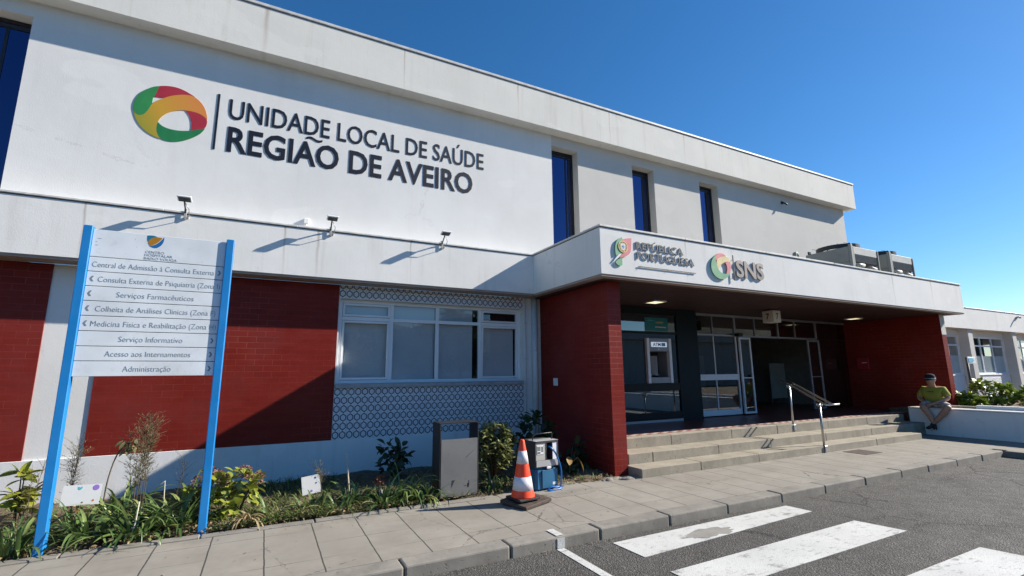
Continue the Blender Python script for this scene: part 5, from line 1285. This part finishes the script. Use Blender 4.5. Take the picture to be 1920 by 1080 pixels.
hat = G().lathe([(.101, 1.455), (.104, 1.49), (.100, 1.53), (.082, 1.562), (.045, 1.580), (.008, 1.584)], 14.868, 5.958, 24)
for v in hat.bm.verts: v.co.x = 14.868+(v.co.x-14.868)*1.06
h_ = hat.obj('cap', 'hat', P)
br = G(); n = 12
pts = [(14.80-.115*sin(pi*k/n), 5.958-.085*cos(pi*k/n)) for k in range(n+1)]+[(14.80, 6.04), (14.80, 5.876)][:0]
br.prism_xy(pts+[(14.83, 6.043), (14.83, 5.873)], 1.452, 1.461)
bmesh.ops.rotate(br.bm, cent=(14.82, 5.958, 1.456), matrix=Matrix.Rotation(R(-12), 3, 'Y'), verts=br.bm.verts)
br.obj('cap_brim', 'hat', h_)
G().lathe([(.1035, 1.456), (.1065, 1.462), (.1065, 1.474), (.1035, 1.478)], 14.866, 5.958, 24).obj('cap_trim', 'sole', h_)
g = G(); g.tube([(14.79, 5.925, 1.432), (14.783, 5.925, 1.432)], .009, 8); g.tube([(14.79, 5.99, 1.432), (14.783, 5.99, 1.432)], .009, 8); g.obj('eye', 'black', body)
G().tube([(14.792, 5.932, 1.372), (14.786, 5.956, 1.370), (14.792, 5.980, 1.372)], .005, 6).obj('mouth', 'redf', body)
g = G()
for s_ in (-1, 1): g.box(14.86, 14.93, 5.958+s_*.086-.006, 5.958+s_*.086+.006, 1.41, 1.457, .005)
g.box(14.93, 14.955, 5.90, 6.015, 1.385, 1.46, .01); g.obj('hair', 'hair', P)
G().box(14.795, 14.799, 5.90, 6.03, 1.135, 1.150).obj('shirt_print', 'black', P)

# ------------------------------------------------------------------ what the glass reflects: across the road
ob = thing('opposite_building', (46, -26, 0), 'long low white building across the road, seen only as a reflection in the glass', 'building')
holes = []
w_ = G().wall(26, 78, 0, 5.2, -24, .3, holes); bmesh.ops.rotate(w_.bm, cent=(0, -24, 0), matrix=Matrix.Rotation(0, 3, 'Z'), verts=w_.bm.verts)
for v in w_.bm.verts: v.co.y = -24-(v.co.y+24)
bmesh.ops.reverse_faces(w_.bm, faces=w_.bm.faces); w_.obj('wall', 'opp', ob)
G().box(25.6, 78.4, -34, -23.5, 5.202, 6.0).obj('roof', 'opp', ob)
G().box(26, 78, -33.5, -33, 0, 5.2).obj('back_wall', 'glass_dark_in', ob)
def tree(x, y_, h, rad, label, seed):
    r = thing('tree', (x, y_, 0), label, 'tree', 'trees across the road'); t = L_(seed); l = L_(seed+1)
    t.twig([(x, y_, -.1), (x+.1, y_, h*.3), (x-.05, y_+.1, h*.55)], [.22, .16, .09], 8); cl = []
    for k in range(26):
        a = l.r.uniform(0, 2*pi); q = l.r.random()**.5; zz = l.r.uniform(.28, 1); c = Vector((x+rad*q*cos(a)*(1-.5*zz**2), y_+rad*q*sin(a)*(1-.5*zz**2), h*zz)); cl.append(c)
        if k < 12: t.twig([(x, y_, h*.3), (x+(c.x-x)*.5, y_+(c.y-y_)*.5, (h*.3+c.z)/2+.2), c], [.08, .05, .02], 5)
        for i in range(130): l.leaf(c+l.rv(1)*rad*.30, l.rv(1), .42, .30, .5, 2)
    t.obj('trunk', 'bark', r); l.obj('crown', 'tree', r)
tree(7.5, -27, 5.0, 2.6, 'bushy tree across the road, the lowest one mirrored in the ribbon window', 900)
tree(12.8, -28, 5.6, 2.8, 'rounded tree across the road mirrored in the middle of the ribbon window', 910)
tree(17.6, -29, 7.2, 3.0, 'tallest tree across the road mirrored in the right half of the ribbon window', 920)
